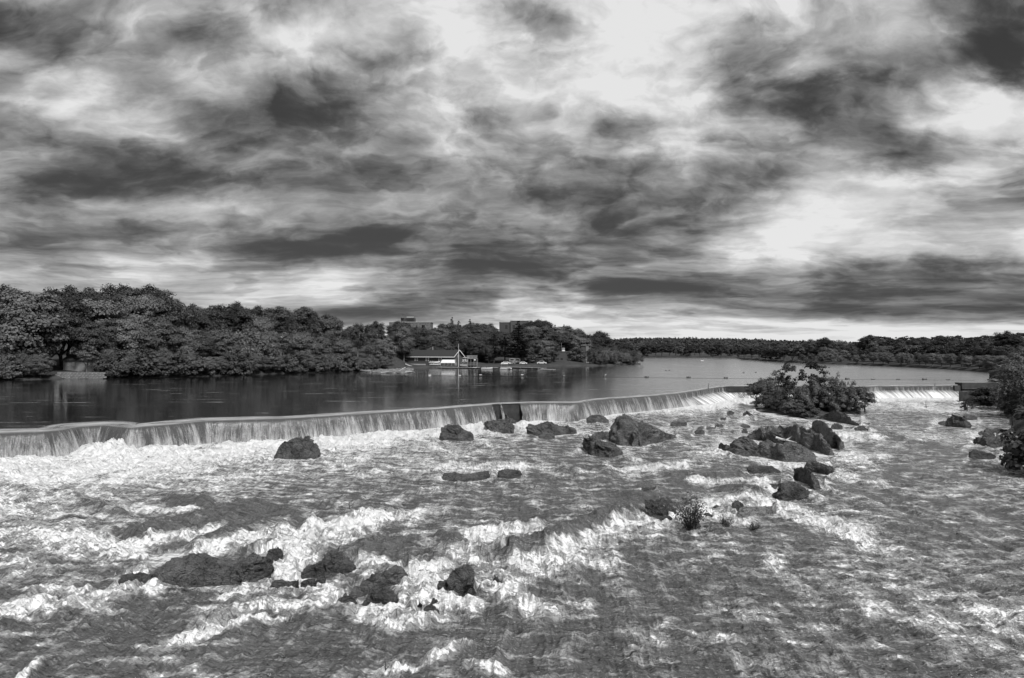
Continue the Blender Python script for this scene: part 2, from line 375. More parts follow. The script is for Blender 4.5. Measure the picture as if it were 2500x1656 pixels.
# falling sheet
fall_mat, t, out = new_mat('falling_water')
FC = t.attr('fuv', 1); fu, fv, fz = t.sep(FC); cov = t.attr('cover')
base_v = t.comb(fu, t.math('MULTIPLY', fv, 0.16), 0.0)
wv = t.comb(t.math('ADD', fu, t.math('MULTIPLY', t.math('SUBTRACT', t.noise(base_v, 1.2, 3), 0.5), 0.5)), t.math('MULTIPLY', fv, 0.14), 0.0)
sA = t.noise(wv, 1.3, 5, 0.6); sB = t.noise(wv, 6.0, 6, 0.72)
sC = t.noise(t.vmath('MULTIPLY', wv, (1.0, 3.0, 1.0)), 14.0, 4, 0.7)
vv = t.math('DIVIDE', fv, 2.8)                       # 0 at lip, 1 at foot
pat = t.math('ADD', t.math('ADD', t.math('ADD', t.math('MULTIPLY', t.math('SUBTRACT', sA, 0.5), 1.3), t.math('MULTIPLY', t.math('SUBTRACT', t.noise(wv, 0.28, 4, 0.6), 0.5), 1.3)), t.math('MULTIPLY', t.math('SUBTRACT', sB, 0.5), 1.4)), t.math('MULTIPLY', t.math('SUBTRACT', sC, 0.5), 0.7))
wht = t.math('ADD', t.mr(vv, 0.03, 1.0, -0.06, 0.34), pat)
wht = t.mr(wht, 0.0, 1.0, 0.0, 0.85)
wht = t.math('MULTIPLY', wht, t.mr(vv, 0.0, 0.12, 0.15, 1.0))
lip_sheen = t.math('MULTIPLY', t.mr(vv, -0.125, -0.09), t.mr(vv, -0.02, 0.02, 1.0, 0.0))  # pale band along the lip: sky sheen painted in as whiteness
wht = t.math('ADD', wht, t.math('MULTIPLY', lip_sheen, t.mr(t.noise(t.comb(t.math('MULTIPLY', fu, 0.25), t.math('MULTIPLY', fv, 9.0), 0.0), 1.0, 4, 0.6), 0.3, 0.7, 0.02, 0.42)))
apr = t.attr('apron')
wht = t.math('ADD', wht, t.math('MULTIPLY', t.math('MULTIPLY', t.mr(vv, 0.36, 0.6), apr), t.mr(sA, 0.35, 0.6, 0.1, 0.6)), clamp=True)
nb = t.bump(t.math('ADD', t.math('MULTIPLY', sB, 0.10), t.math('MULTIPLY', sA, 0.2)), 0.7, 1.0)
wb = principled(t, 0.07, 0.12, nb, 0.5, 1.33); fb = principled(t, 0.80, 0.8, nb, 0.2)
mx = t.n.new('ShaderNodeMixShader'); t.put(mx.inputs[0], wht); t.l.new(wb.outputs[0], mx.inputs[1]); t.l.new(fb.outputs[0], mx.inputs[2])
tr = t.n.new('ShaderNodeBsdfTransparent'); mx2 = t.n.new('ShaderNodeMixShader')
keep = t.mr(t.math('ADD', cov, t.math('MULTIPLY', t.math('SUBTRACT', sB, 0.5), 1.6)), 0.36, 0.50)
t.put(mx2.inputs[0], keep); t.l.new(tr.outputs[0], mx2.inputs[1]); t.l.new(mx.outputs[0], mx2.inputs[2])
t.l.new(mx2.outputs[0], out.inputs[0])

# ------------------------------------------------------------------ pool surface: from the drawdown before the weir out to the far shore
LIPW = np.interp(cx, [-900, 0, 500, 1000, 1200, 2420], [2.8, 2.8, 1.8, 0.9, 0.5, 0.4]) * (0.6 + 0.8 * fbm(arc * 0.15, arc * 0, o=2, s=3))
start = cp - nrm * LIPW[:, None]
paz = start[:, 0] / start[:, 1]; mono = np.maximum.accumulate(paz); keep_ = np.concatenate([[True], np.diff(mono) > 1e-6])
pcol = np.concatenate([np.linspace(paz.min(), -0.75, 30)[:-1], np.linspace(-0.75, paz.max(), 500)]); pD = np.interp(pcol, mono[keep_], start[keep_, 1])
# the outermost columns follow the weir; rows run out to the far shore
tr_ = np.concatenate([[0, 0.0004, 0.001, 0.002], np.geomspace(0.004, 1, 50)])
V = np.zeros((len(tr_), len(pcol), 3)); V[..., 1] = pD[None] * (1 - tr_[:, None]) + 2600 * tr_[:, None]; V[..., 0] = V[..., 1] * pcol[None]
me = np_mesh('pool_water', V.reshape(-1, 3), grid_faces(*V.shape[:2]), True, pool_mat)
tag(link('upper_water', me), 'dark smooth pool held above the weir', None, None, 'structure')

# falls: drawdown lip + nappe
rows_ = []; fv_ = []
K1, K2 = 6, 22
for k in range(K1):
    a = k / K1; rows_.append((start * (1 - a) + cp * a, LIPZ * a * a + 0 * cx)); fv_.append(-0.35 * (1 - a) + 0 * cx)
ENDZ = -3.05
for k in range(K2 + 1):
    a = k / K2; z0 = LIPZ + (ENDZ - LIPZ) * a
    o1 = throw * a ** 0.5 * (0.35 + 0.65 * a ** 0.25) + 0.0
    o2 = 0.35 * a ** 0.5 + 3.0 * np.clip((a - 0.40) / 0.60, 0, 1) ** 0.85
    o = o1 * (1 - apron) + o2 * apron
    wob = (fbm(arc * 0.9, arc * 0 + a * 0.6, o=4, s=9) - 0.5) * 0.55 * a + (fbm(arc * 4, arc * 0 + a * 0.8, o=2, s=19) - 0.5) * 0.16 * a
    rows_.append((cp + nrm * (o + wob)[:, None], z0 + 0 * cx)); fv_.append(a * 2.8 + 0 * cx)
V = np.zeros((len(rows_), len(cx), 3)); 
for k, (p, z) in enumerate(rows_): V[k, :, :2] = p; V[k, :, 2] = z
me = np_mesh('falling_water', V.reshape(-1, 3), grid_faces(*V.shape[:2])[:, ::-1], True, fall_mat)
FV = np.array(fv_)
set_vec(me, 'fuv', np.stack([np.broadcast_to(arc, FV.shape), FV, 0 * FV], -1).reshape(-1, 3))
cv = np.broadcast_to(cover, FV.shape).copy(); cv = np.where(FV < 0, 1.0, cv)
low = (FV > 1.3); cv = np.where(low & (np.broadcast_to(cx, FV.shape) > 1640), np.maximum(cv, 0.45), cv)
set_attr(me, 'cover', cv); set_attr(me, 'apron', np.broadcast_to(apron, FV.shape))
tag(link('waterfall_sheet', me), 'long curtain of streaked white water falling over the weir', None, None, 'structure')
foot = V[-1, :, :2]

# ------------------------------------------------------------------ rock
rock_mat, t, out = new_mat('wet_dark_rock')
geo = t.n.new('ShaderNodeNewGeometry'); P = geo.outputs['Position']; rx_, ry_, rz_ = t.sep(P)
oi = t.n.new('ShaderNodeObjectInfo')
na = t.noise(P, 0.9, 6, 0.65); nb_ = t.noise(t.vmath('MULTIPLY', P, (1.0, 1.0, 2.6)), 4.5, 6, 0.7); nc_ = t.noise(P, 22.0, 3, 0.7)
crk = t.voro(t.vmath('ADD', t.vmath('MULTIPLY', P, (1.0, 1.0, 1.8)), t.vmath('MULTIPLY', t.noisec(P, 2.0, 3), (0.5, 0.5, 0.5))), 1.6, 'DISTANCE_TO_EDGE')
ckl = t.mr(crk, 0.0, 0.045, 0.35, 1.0)
tone = t.math('MULTIPLY', t.mr(t.math('ADD', t.math('MULTIPLY', na, 0.6), t.math('MULTIPLY', nb_, 0.5)), 0.36, 0.68, 0.008, 0.19), ckl)
tone = t.math('MULTIPLY', tone, t.attr('tone'))
tone = t.math('MULTIPLY', tone, t.mr(nc_, 0.3, 0.75, 0.45, 1.8))
nm = t.bump(t.math('ADD', t.math('ADD', t.math('MULTIPLY', nb_, 0.45), t.math('MULTIPLY', nc_, 0.10)), t.math('MULTIPLY', ckl, 0.10)), 1.0, 1.0)
b = principled(t, tone, t.mr(na, 0.3, 0.7, 0.35, 0.75), nm, 0.35); t.l.new(b.outputs[0], out.inputs[0])
ZC = (1500, 1050, 3.945); ZA = (0, 1000, 2.39); ZB = (700, 1000, 3.137); ZCC = (1000, 960, 3.381); ZE = (600, 1300, 3.381); ZI = (1720, 840, 4.931); Z5 = (1500, 780, 4.734); Z6 = (1950, 780, 4.304)
ROCKPOS = []
def make_rock(label, Z, top, base, thick=0.75, tone=1.0, craggy=1.0, group=None, name='rock', cat='rock'):
    ox, oy, k = Z
    T = np.array([(ox + x / k, oy + y / k) for x, y in top], float)
    B = np.array([(ox + x / k, oy + y / k) for x, y in (base if isinstance(base, list) else [(top[0][0], base), (top[-1][0], base)])], float)
    x0, x1 = T[0, 0], T[-1, 0]
    T[:, 0] = np.maximum.accumulate(T[:, 0] + np.arange(len(T)) * 1e-3)
    n = int(np.clip((x1 - x0) * 0.41 * 1.3, 18, 150)); m = int(np.clip(n * 0.7, 16, 56))
    u = (1 - np.cos(np.linspace(0, math.pi, n))) / 2 * 0.5 + np.linspace(0, 1, n) * 0.5
    px = x0 + (x1 - x0) * u
    ty = np.interp(px, T[:, 0], T[:, 1]); by = np.interp(px, B[:, 0], B[:, 1]); by = np.maximum(by, ty + 0.5)
    Df = Dlow(by); Wm = (x1 - x0) / F * Df.mean(); seed = int(x0 * 7 + by[0]) % 9999
    shp = np.clip(1 - (2 * u - 1) ** 2, 0.001, 1) ** 0.5
    Hm = (by - ty).max() / F * Df.mean()
    TH = max(Hm * 0.7, Wm * thick * 0.62) * (0.18 + 0.82 * shp)
    Dr = Df + 0.5 * TH
    zw = zlow(Dr); zt = CZ - (ty - YH) / F * Dr
    X = (px - CX) / F * Dr
    a = np.linspace(0, math.pi, m)[:, None]
    Dg = Df[None] + TH[None] * (1 - np.cos(a)) / 2
    zf = zlow(Df)[None] - 0.45
    s_ = np.sin(a) ** 0.62
    Zg = zf + (zt[None] - zf) * s_
    Xg = np.broadcast_to(X, Dg.shape).copy()
    S = max(Wm, 0.6); am = craggy * np.clip(zt - zw, 0.15, 1.6)[None]
    P1 = (Xg / S * 5, Dg / S * 5, Zg / S * 5 + seed)
    d1 = ridge(*P1, o=3, s=seed) - 0.5; d2 = ridge(Xg * 1.7 + Zg * 1.3, Dg * 1.2, Zg * 3.2 + Xg * 0.8 + seed, o=4, s=seed + 9, g=0.6) - 0.5
    d3 = np.round(fbm(Xg * 1.1, Dg * 1.1, Zg * 1.6 + seed, o=2, s=seed + 3) * 5) / 5 - 0.5      # blocky steps
    damp = np.sin(a) ** 0.5
    disp = (d1 * 0.5 + d2 * 0.55 + d3 * 0.4) * am * damp
    Zg = Zg + disp * np.clip(np.sin(a), 0.2, 1) * 0.55
    Dg = Dg - disp * np.cos(a) * 1.0
    Xg = Xg + (2 * u - 1)[None] * disp * 0.8 + (fbm(Dg * 1.3, Zg * 2.1, Xg * 0.9, o=3, s=seed + 5) - 0.5) * am * 0.45
    # fracture faces: slice local flats off the surface
    rr_ = np.random.default_rng(seed)
    P_ = np.stack([Xg, Dg, Zg], -1); cen = np.array([Xg.mean(), Dg.mean(), float(zw.mean()) - 0.2])
    Hh = float(max((zt - zw).max(), .2))
    for _ in range(int(10 + n * 0.25)):
        i_, j_ = rr_.integers(1, m - 1), rr_.integers(1, n - 1); p = P_[i_, j_]; rad = Hh * rr_.uniform(0.3, 0.75)
        dirn = (p - np.array([p[0] * .7 + cen[0] * .3, p[1] * .3 + cen[1] * .7, cen[2]])) / max(np.linalg.norm(p - cen), 1e-3); dirn = dirn / (np.linalg.norm(dirn) + 1e-6) + rr_.normal(size=3) * 0.40; dirn /= np.linalg.norm(dirn)
        q_ = (P_ - p) @ dirn + rad * rr_.uniform(0.06, 0.2); w_ = (np.linalg.norm(P_ - p, axis=-1) < rad * 1.3)
        P_ = P_ - (np.clip(q_, 0, 0.22 * rad) * w_ * 0.9)[..., None] * dirn
    Xg, Dg, Zg = P_[..., 0], P_[..., 1], P_[..., 2]
    Xg = Xg.copy(); top_ = Zg.max(0); zf1 = np.ravel(zf); want = zt - zf1; sc_z = np.clip(want / np.maximum(top_ - zf1, 0.05), 0.8, 2.6)
    ker = np.ones(5) / 5; sc_z = np.convolve(np.pad(sc_z, 2, mode='edge'), ker, 'valid'); Zg = zf1[None] + (Zg - zf1[None]) * sc_z[None]
    Xg[:, 0] = Xg[:, 0].mean(); Xg[:, -1] = Xg[:, -1].mean()
    Xg = Xg.mean() + (Xg - Xg.mean()) * 1.07
    c = Vector((float(X.mean()), float(Df.mean() + TH.mean() / 2), float(zw.mean())))
    V = np.stack([Xg - c.x, Dg - c.y, Zg - c.z], -1).reshape(-1, 3)
    me = np_mesh(name, V, grid_faces(m, n)[:, ::-1], False, rock_mat)
    set_attr(me, 'tone', np.full(len(V), tone))
    o = link(name, me, None, None, c); tag(o, label, cat, group)
    ROCKPOS.append((x0, x1, float(by[0]), float(by.max()), float(by[-1]), float(ty.min())))
    return o
RK = make_rock
G1 = 'boulders standing in the rapids'
RK('broad dark boulder with white spray leaping behind it, close under the waterfall curtain', ZA, [(1600,278),(1612,232),(1650,190),(1700,172),(1755,157),(1790,165),(1810,195),(1850,235),(1860,265)], 282, group=G1)
RK('rounded dark boulder with a low tail on its right, at the foot of the fall', ZCC, [(255,372),(272,330),(288,285),(330,260),(400,262),(430,290),(455,305),(500,320),(550,362)], 384, group=G1)
RK('sloping ribbed boulder below the dark gap in the waterfall', ZCC, [(615,255),(640,235),(700,222),(755,212),(800,228),(850,272),(862,310)], [(615,262),(660,318),(862,324)], group=G1)
RK('small upright rock leaning against the weir under the dark gap', ZCC, [(740,190),(750,155),(780,143),(800,165),(820,205),(850,215),(905,245)], [(740,205),(820,240),(905,250)], group=G1)
RK('long jagged rock reef with a pointed middle, between two rounded boulders', ZCC, [(975,330),(980,290),(1010,252),(1040,268),(1080,250),(1155,226),(1200,262),(1250,278),(1300,262),(1340,282),(1385,300)], [(975,342),(1100,345),(1385,322)], 0.5, group=G1)
RK('little flat rock just in front of the jagged reef', ZCC, [(1070,345),(1130,328),(1160,335),(1195,350)], 366, group=G1)
RK('small dark boulder right under a burst of spray at the weir', ZCC, [(1195,210),(1210,180),(1240,155),(1280,149),(1320,175),(1355,205)], 216, group=G1)
RK('low flat-topped dark boulder between the spray burst and the biggest boulder', ZCC, [(1467,238),(1480,200),(1520,180),(1570,177),(1620,203),(1645,224)], 241, group=G1)
RK('biggest boulder in the river, steep on the left with a long slope to the right', ZCC, [(1660,390),(1668,330),(1690,280),(1730,205),(1790,181),(1850,198),(1900,225),(1980,260),(2050,295),(2110,322),(2180,352)], [(1660,400),(1760,428),(1900,432),(2180,358)], 0.6, 1.25, 1.1, group=G1)
RK('low rock shelf touching the left foot of the biggest boulder', ZCC, [(1500,352),(1540,325),(1600,316),(1660,325),(1685,350)], 374, group=G1)
RK('lumpy rock mass in front of the biggest boulder on its left', ZCC, [(1442,430),(1450,390),(1480,362),(1540,368),(1600,395),(1650,403),(1700,425),(1740,460),(1775,495)], [(1442,445),(1500,505),(1640,518),(1775,500)], 0.6, group=G1)
for lab, Z, tp, bs in [
 ('thin flat rock shelf just right of the biggest boulder near the weir', Z5, [(655,1200),(680,1180),(720,1174),(770,1190),(825,1184),(830,1212)], 1219),
 ('small black rock right of the biggest boulder, nearest to it', Z5, [(935,1292),(960,1270),(1000,1267),(1042,1292)], 1314),
 ('small brick-shaped dark rock in calm riffles left of the island', Z5, [(1165,1228),(1190,1210),(1240,1213),(1262,1236)], 1242),
 ('flat dark stone left of the island ledge, beside the brick-shaped rock', Z5, [(1465,1222),(1485,1204),(1530,1214),(1567,1232)], 1238),
 ('small rounded rock left of the island, farther left of the two near the weir', Z5, [(1297,1078),(1330,1053),(1360,1060),(1384,1078)], 1090),
 ('small peaked rock left of the island, nearer the bushes of the two near the weir', Z5, [(1488,1105),(1500,1073),(1530,1063),(1570,1083),(1602,1108)], 1114),
 ('tiny stone just in front of the two rocks near the weir', Z5, [(1225,1144),(1250,1129),(1287,1144)], 1150),
 ('low sliver of rock between the brick-shaped rock and the small black rock', Z5, [(1060,1252),(1100,1240),(1165,1250)], 1258),
 ('smallest sliver of rock, left end of the row of low stones', Z5, [(962,1252),(990,1240),(1030,1252)], 1258),
]: RK(lab, Z, tp, bs, group='small stones left of the island')
# the bare ledges of the island
G2 = 'bare rock ledges of the island'
RK('front ledge of the island, long humped grey rock with a pointed left tip', ZI, [(195,1240),(230,1198),(310,1185),(380,1150),(440,1113),(510,1107),(560,1140),(610,1165),(700,1158),(780,1150),(850,1188),(930,1215),(980,1172),(1040,1170),(1100,1195),(1200,1250),(1290,1325),(1335,1372)], [(195,1250),(290,1295),(400,1315),(620,1335),(900,1395),(1335,1400)], 0.5, 1.3, 0.7, G2, 'rock_ledge', 'rock ledge')
RK('knobbly stone at the front foot of the front island ledge', ZI, [(365,1322),(400,1288),(450,1268),(500,1280),(532,1302)], 1332, 0.7, 1.0, 1, G2, 'rock_ledge', 'rock ledge')
RK('long middle ledge of the island with slanting grooves and driftwood on it', ZI, [(520,1105),(545,1075),(600,1010),(650,985),(720,1022),(790,985),(850,990),(900,1018),(1000,968),(1040,948),(1100,968),(1200,1008),(1290,1040),(1400,1110),(1500,1190),(1560,1255),(1582,1300)], [(520,1118),(700,1150),(900,1185),(1100,1230),(1300,1285),(1480,1330),(1582,1320)], 0.6, 1.35, 0.7, G2, 'rock_ledge', 'rock ledge')
RK('steep right-hand ledge of the island sliding down into foam', ZI, [(1280,965),(1300,932),(1380,915),(1440,938),(1500,998),(1560,1050),(1600,1098),(1640,1160),(1700,1190),(1723,1235)], [(1280,1000),(1400,1080),(1500,1170),(1600,1258),(1723,1240)], 0.6, 1.25, 0.75, G2, 'rock_ledge', 'rock ledge')
RK('upper ledge of the island sloping right below the bushes', ZI, [(1370,880),(1400,855),(1480,828),(1560,801),(1620,818),(1680,828),(1740,868),(1800,918),(1858,960)], [(1370,890),(1500,905),(1620,935),(1858,975)], 0.5, 1.2, 1.0, G2, 'rock_ledge', 'rock ledge')
RK('dark rock toe at the right end of the island, beside the chute of water', ZI, [(1815,1012),(1870,985),(1920,990),(1968,1028)], 1036, 0.6, .8, 1, G2, 'rock_ledge', 'rock ledge')
RK('small black rock between the upper and the right-hand island ledge', ZI, [(1535,985),(1560,952),(1610,962),(1655,992)], 1012, 0.6, .8, 1, G2, 'rock_ledge', 'rock ledge')
RK('small round boulder at the back left of the middle island ledge', ZI, [(452,1045),(465,1022),(485,1013),(510,1025),(522,1050)], 1057, 0.8, 1.1, .6, G2, 'rock_ledge', 'rock ledge')
RK('low shelf of pale rock under the bushes at the left end of the island', ZI, [(640,800),(700,790),(860,800),(1000,812),(1130,850),(1200,880),(1290,890),(1380,880)], [(640,806),(860,812),(1000,835),(1160,895),(1380,895)], 0.9, 1.2, .7, G2, 'rock_ledge', 'rock ledge')
G3 = 'dark rocks stepping down from the island'
for lab, Z, tp, bs, tn in [
 ('dark wedge rock right below the island ledges, topmost of the stepping rocks', ZC, [(1835,355),(1850,312),(1950,300),(2040,338),(2090,352),(2112,372)], [(1835,368),(2000,405),(2080,425),(2112,385)], 1.0),
 ('black humped rock slanting down to the right, second below the island ledges', ZC, [(1708,435),(1760,368),(1820,353),(1880,390),(1930,440),(1990,490),(2007,530)], [(1708,445),(1850,510),(1920,558),(2007,548)], 1.0),
 ('big black rounded rock with foam sweeping under it, third below the island ledges', ZC, [(1528,635),(1560,570),(1600,530),(1680,503),(1780,515),(1830,558),(1885,605)], [(1528,645),(1620,675),(1820,668),(1885,620)], .8),
 ('flat black stone at the back left of the big rounded rock', ZC, [(1488,525),(1520,513),(1590,520)], 546, .8),
 ('small square black rock left of the pale slab', ZC, [(1135,735),(1145,690),(1170,680),(1205,686),(1232,712)], 757, .7),
 ('flat pale slab lying at an angle in the foam', ZC, [(1188,832),(1210,765),(1250,742),(1400,738),(1490,736),(1525,780),(1535,812)], [(1188,840),(1380,838),(1535,820)], 2.0),
 ('black angular rock behind the leafy willow clump, left of it', ZC, [(318,820),(330,690),(370,668),(420,678),(470,720),(505,790)], 838, .7),
 ('dark rounded rock directly behind the black angular rock', ZC, [(435,690),(460,650),(510,643),(560,678),(600,695),(612,720)], 742, .9),
 ('wet rock with water pouring over it, right of the black angular rock', ZC, [(495,780),(510,715),(545,710),(580,755),(598,800)], 818, .9),
 ('small sharp black rock in front of the black angular rock', ZC, [(425,890),(450,850),(490,823),(525,830),(572,888)], 899, .8),
 ('small dark rock at the right foot of the willow clump', ZC, [(855,830),(880,800),(910,798),(948,832)], 840, .8),
 ('lone little black rock in the smooth water behind the willow clump', ZC, [(268,570),(300,549),(340,551),(385,577)], 582, .7),
 ('tiny dark rock just right of the willow clump', ZC, [(955,742),(985,719),(1022,742)], 753, .8),
 ('low streaming rock ledge washed over by water left of the stepping rocks', ZC, [(1300,372),(1320,342),(1400,340),(1500,347),(1550,370),(1605,402)], 411, .8),
]: RK(lab, Z, tp, bs, 0.7, tn, 1.0, G3)
G4 = 'rocks in the near rapids'
for lab, Z, tp, bs, tn in [
 ('largest near rock, long craggy dark mass with several humps', ZA, [(880,968),(940,920),(1010,880),(1060,885),(1110,853),(1200,853),(1260,882),(1330,870),(1400,872),(1440,840),(1500,838),(1550,852),(1582,925)], [(880,975),(1040,1030),(1200,1020),(1330,1000),(1480,1000),(1582,965)], 1.1),
 ('small pointed black rock at the right end of the largest near rock', ZA, [(1548,862),(1580,815),(1622,803),(1645,842)], 884, .8),
 ('low wet shelf at the left end of the largest near rock', ZA, [(695,995),(720,965),(800,953),(875,965)], 1012, .8),
 ('dark stepped rock wrapped in streaming water, right of the largest near rock', ZB, [(95,1278),(180,1190),(250,1168),(290,1120),(340,1078),(390,1068),(410,1100),(440,1130),(500,1160),(532,1205)], [(95,1290),(300,1262),(532,1232)], .9),
 ('smooth black rock with a tail to the right, below the largest near rock', ZE, [(208,450),(230,405),(300,386),(345,410),(425,395)], 462, .7),
 ('small black stone, back left of the cluster of three', ZE, [(458,415),(510,382),(562,385)], 423, .7),
 ('small black stone, back right of the cluster of three', ZE, [(558,412),(600,374),(652,377)], 422, .7),
 ('small pointed black stone, front one of the cluster of three', ZE, [(498,480),(540,420),(580,430),(592,465)], 484, .7),
 ('dark block rock at the lower left end of the long slanting ridge', ZE, [(742,595),(770,540),(820,503),(880,530),(912,578)], 603, .9),
 ('long slanting rock ridge rising to a peak capped by foam', ZE, [(868,520),(900,460),(950,425),(1020,388),(1050,340),(1120,335),(1160,308),(1220,268),(1260,283),(1322,352)], [(868,540),(1000,490),(1160,425),(1322,368)], 1.1),
 ('broad wet rock in front of the slanting ridge with water sheeting off it', ZE, [(943,592),(980,520),(1050,470),(1120,460),(1180,480),(1235,540)], 606, .85),
 ('low black rock at the left foot of the tall pointed rock', ZE, [(1588,450),(1610,400),(1650,395),(1695,420)], 472, .8),
 ('tall pointed black rock standing highest in the near foam', ZE, [(1678,455),(1685,370),(1710,308),(1740,297),(1800,298),(1830,340),(1860,400),(1900,472),(1920,495)], [(1678,465),(1740,500),(1830,542),(1920,505)], 1.0),
 ('nearest small black rock, rounded, in the foam fan', ZE, [(1478,640),(1500,605),(1540,595),(1592,642)], 674, .7),
 ('small upright black rock behind the nearest small rock', ZE, [(1535,575),(1550,538),(1590,558),(1612,600)], 609, .7),
 ('tiny dark fin of rock left of the nearest small rock', ZE, [(1416,615),(1430,573),(1452,595)], 624, .7),
 ('small dark rock poking out of the foam, upper right of the tall pointed rock', ZE, [(2108,168),(2130,144),(2168,180)], 190, .7),
 ('narrow dark rock fin in a foam hump right of the tall pointed rock', ZE, [(2046,385),(2065,353),(2112,420)], 430, .7),
 ('rounded rock with a veil of water in the middle of the river', ZCC, [(728,680),(745,640),(800,626),(900,635),(925,668)], 687, .8),
 ('low broken rock shelf in midstream, left of the veiled round rock', ZCC, [(278,700),(300,660),(390,653),(450,672),(520,660),(620,640),(655,680)], [(278,706),(400,722),(655,690)], .9),
]: RK(lab, Z, tp, bs, 0.75, tn, 1.1, G4)
G5 = 'rocks in the right-hand channel'
for lab, Z, tp, bs, tn in [
 ('craggy rock reef in the right channel, with one high knob', Z6, [(1455,1095),(1480,1070),(1560,1052),(1575,1020),(1610,999),(1680,1010),(1720,1048),(1780,1058),(1850,1090)], [(1455,1105),(1700,1128),(1850,1130)], .9),
 ('flat dark slab behind the craggy reef in the right channel', Z6, [(1733,1035),(1745,1008),(1800,1000),(1873,1025)], 1043, .9),
 ('low thin reef by the right bank bushes', Z6, [(1968,1165),(1990,1138),(2060,1152),(2090,1136),(2150,1158),(2214,1168)], 1180, .9),
 ('wide rough rock mass by the right bank, biggest there', Z6, [(1842,1290),(1850,1258),(1900,1238),(1960,1245),(2040,1223),(2100,1233),(2160,1250),(2205,1288)], [(1842,1305),(1950,1335),(2205,1310)], .9),
 ('small black stone, upper left of the wide rough rock mass', Z6, [(1888,1195),(1920,1170),(1952,1192)], 1202, .8),
 ('small peaked rock just above the wide rough rock mass', Z6, [(1928,1220),(1970,1178),(2000,1173),(2048,1207)], 1230, .8),
 ('lowest rock of the right channel, dark with a trailing tail', Z6, [(1808,1442),(1830,1390),(1880,1368),(1930,1390),(2000,1400),(2055,1432)], 1452, .8),
 ('dark stone at the water edge under the right bank bushes', Z6, [(2198,1280),(2230,1238),(2260,1248),(2275,1280)], 1287, .8),
 ('pale rounded stone at the right picture edge by the bank', Z6, [(2238,1300),(2280,1263),(2330,1268),(2352,1302)], 1322, 1.3),
 ('ragged dark reef at the right picture edge, lowest by the bank', Z6, [(2168,1345),(2220,1318),(2280,1330),(2340,1340),(2420,1330),(2500,1370)], 1390, .8),
]: RK(lab, Z, tp, bs, 0.75, tn, 1.0, G5)
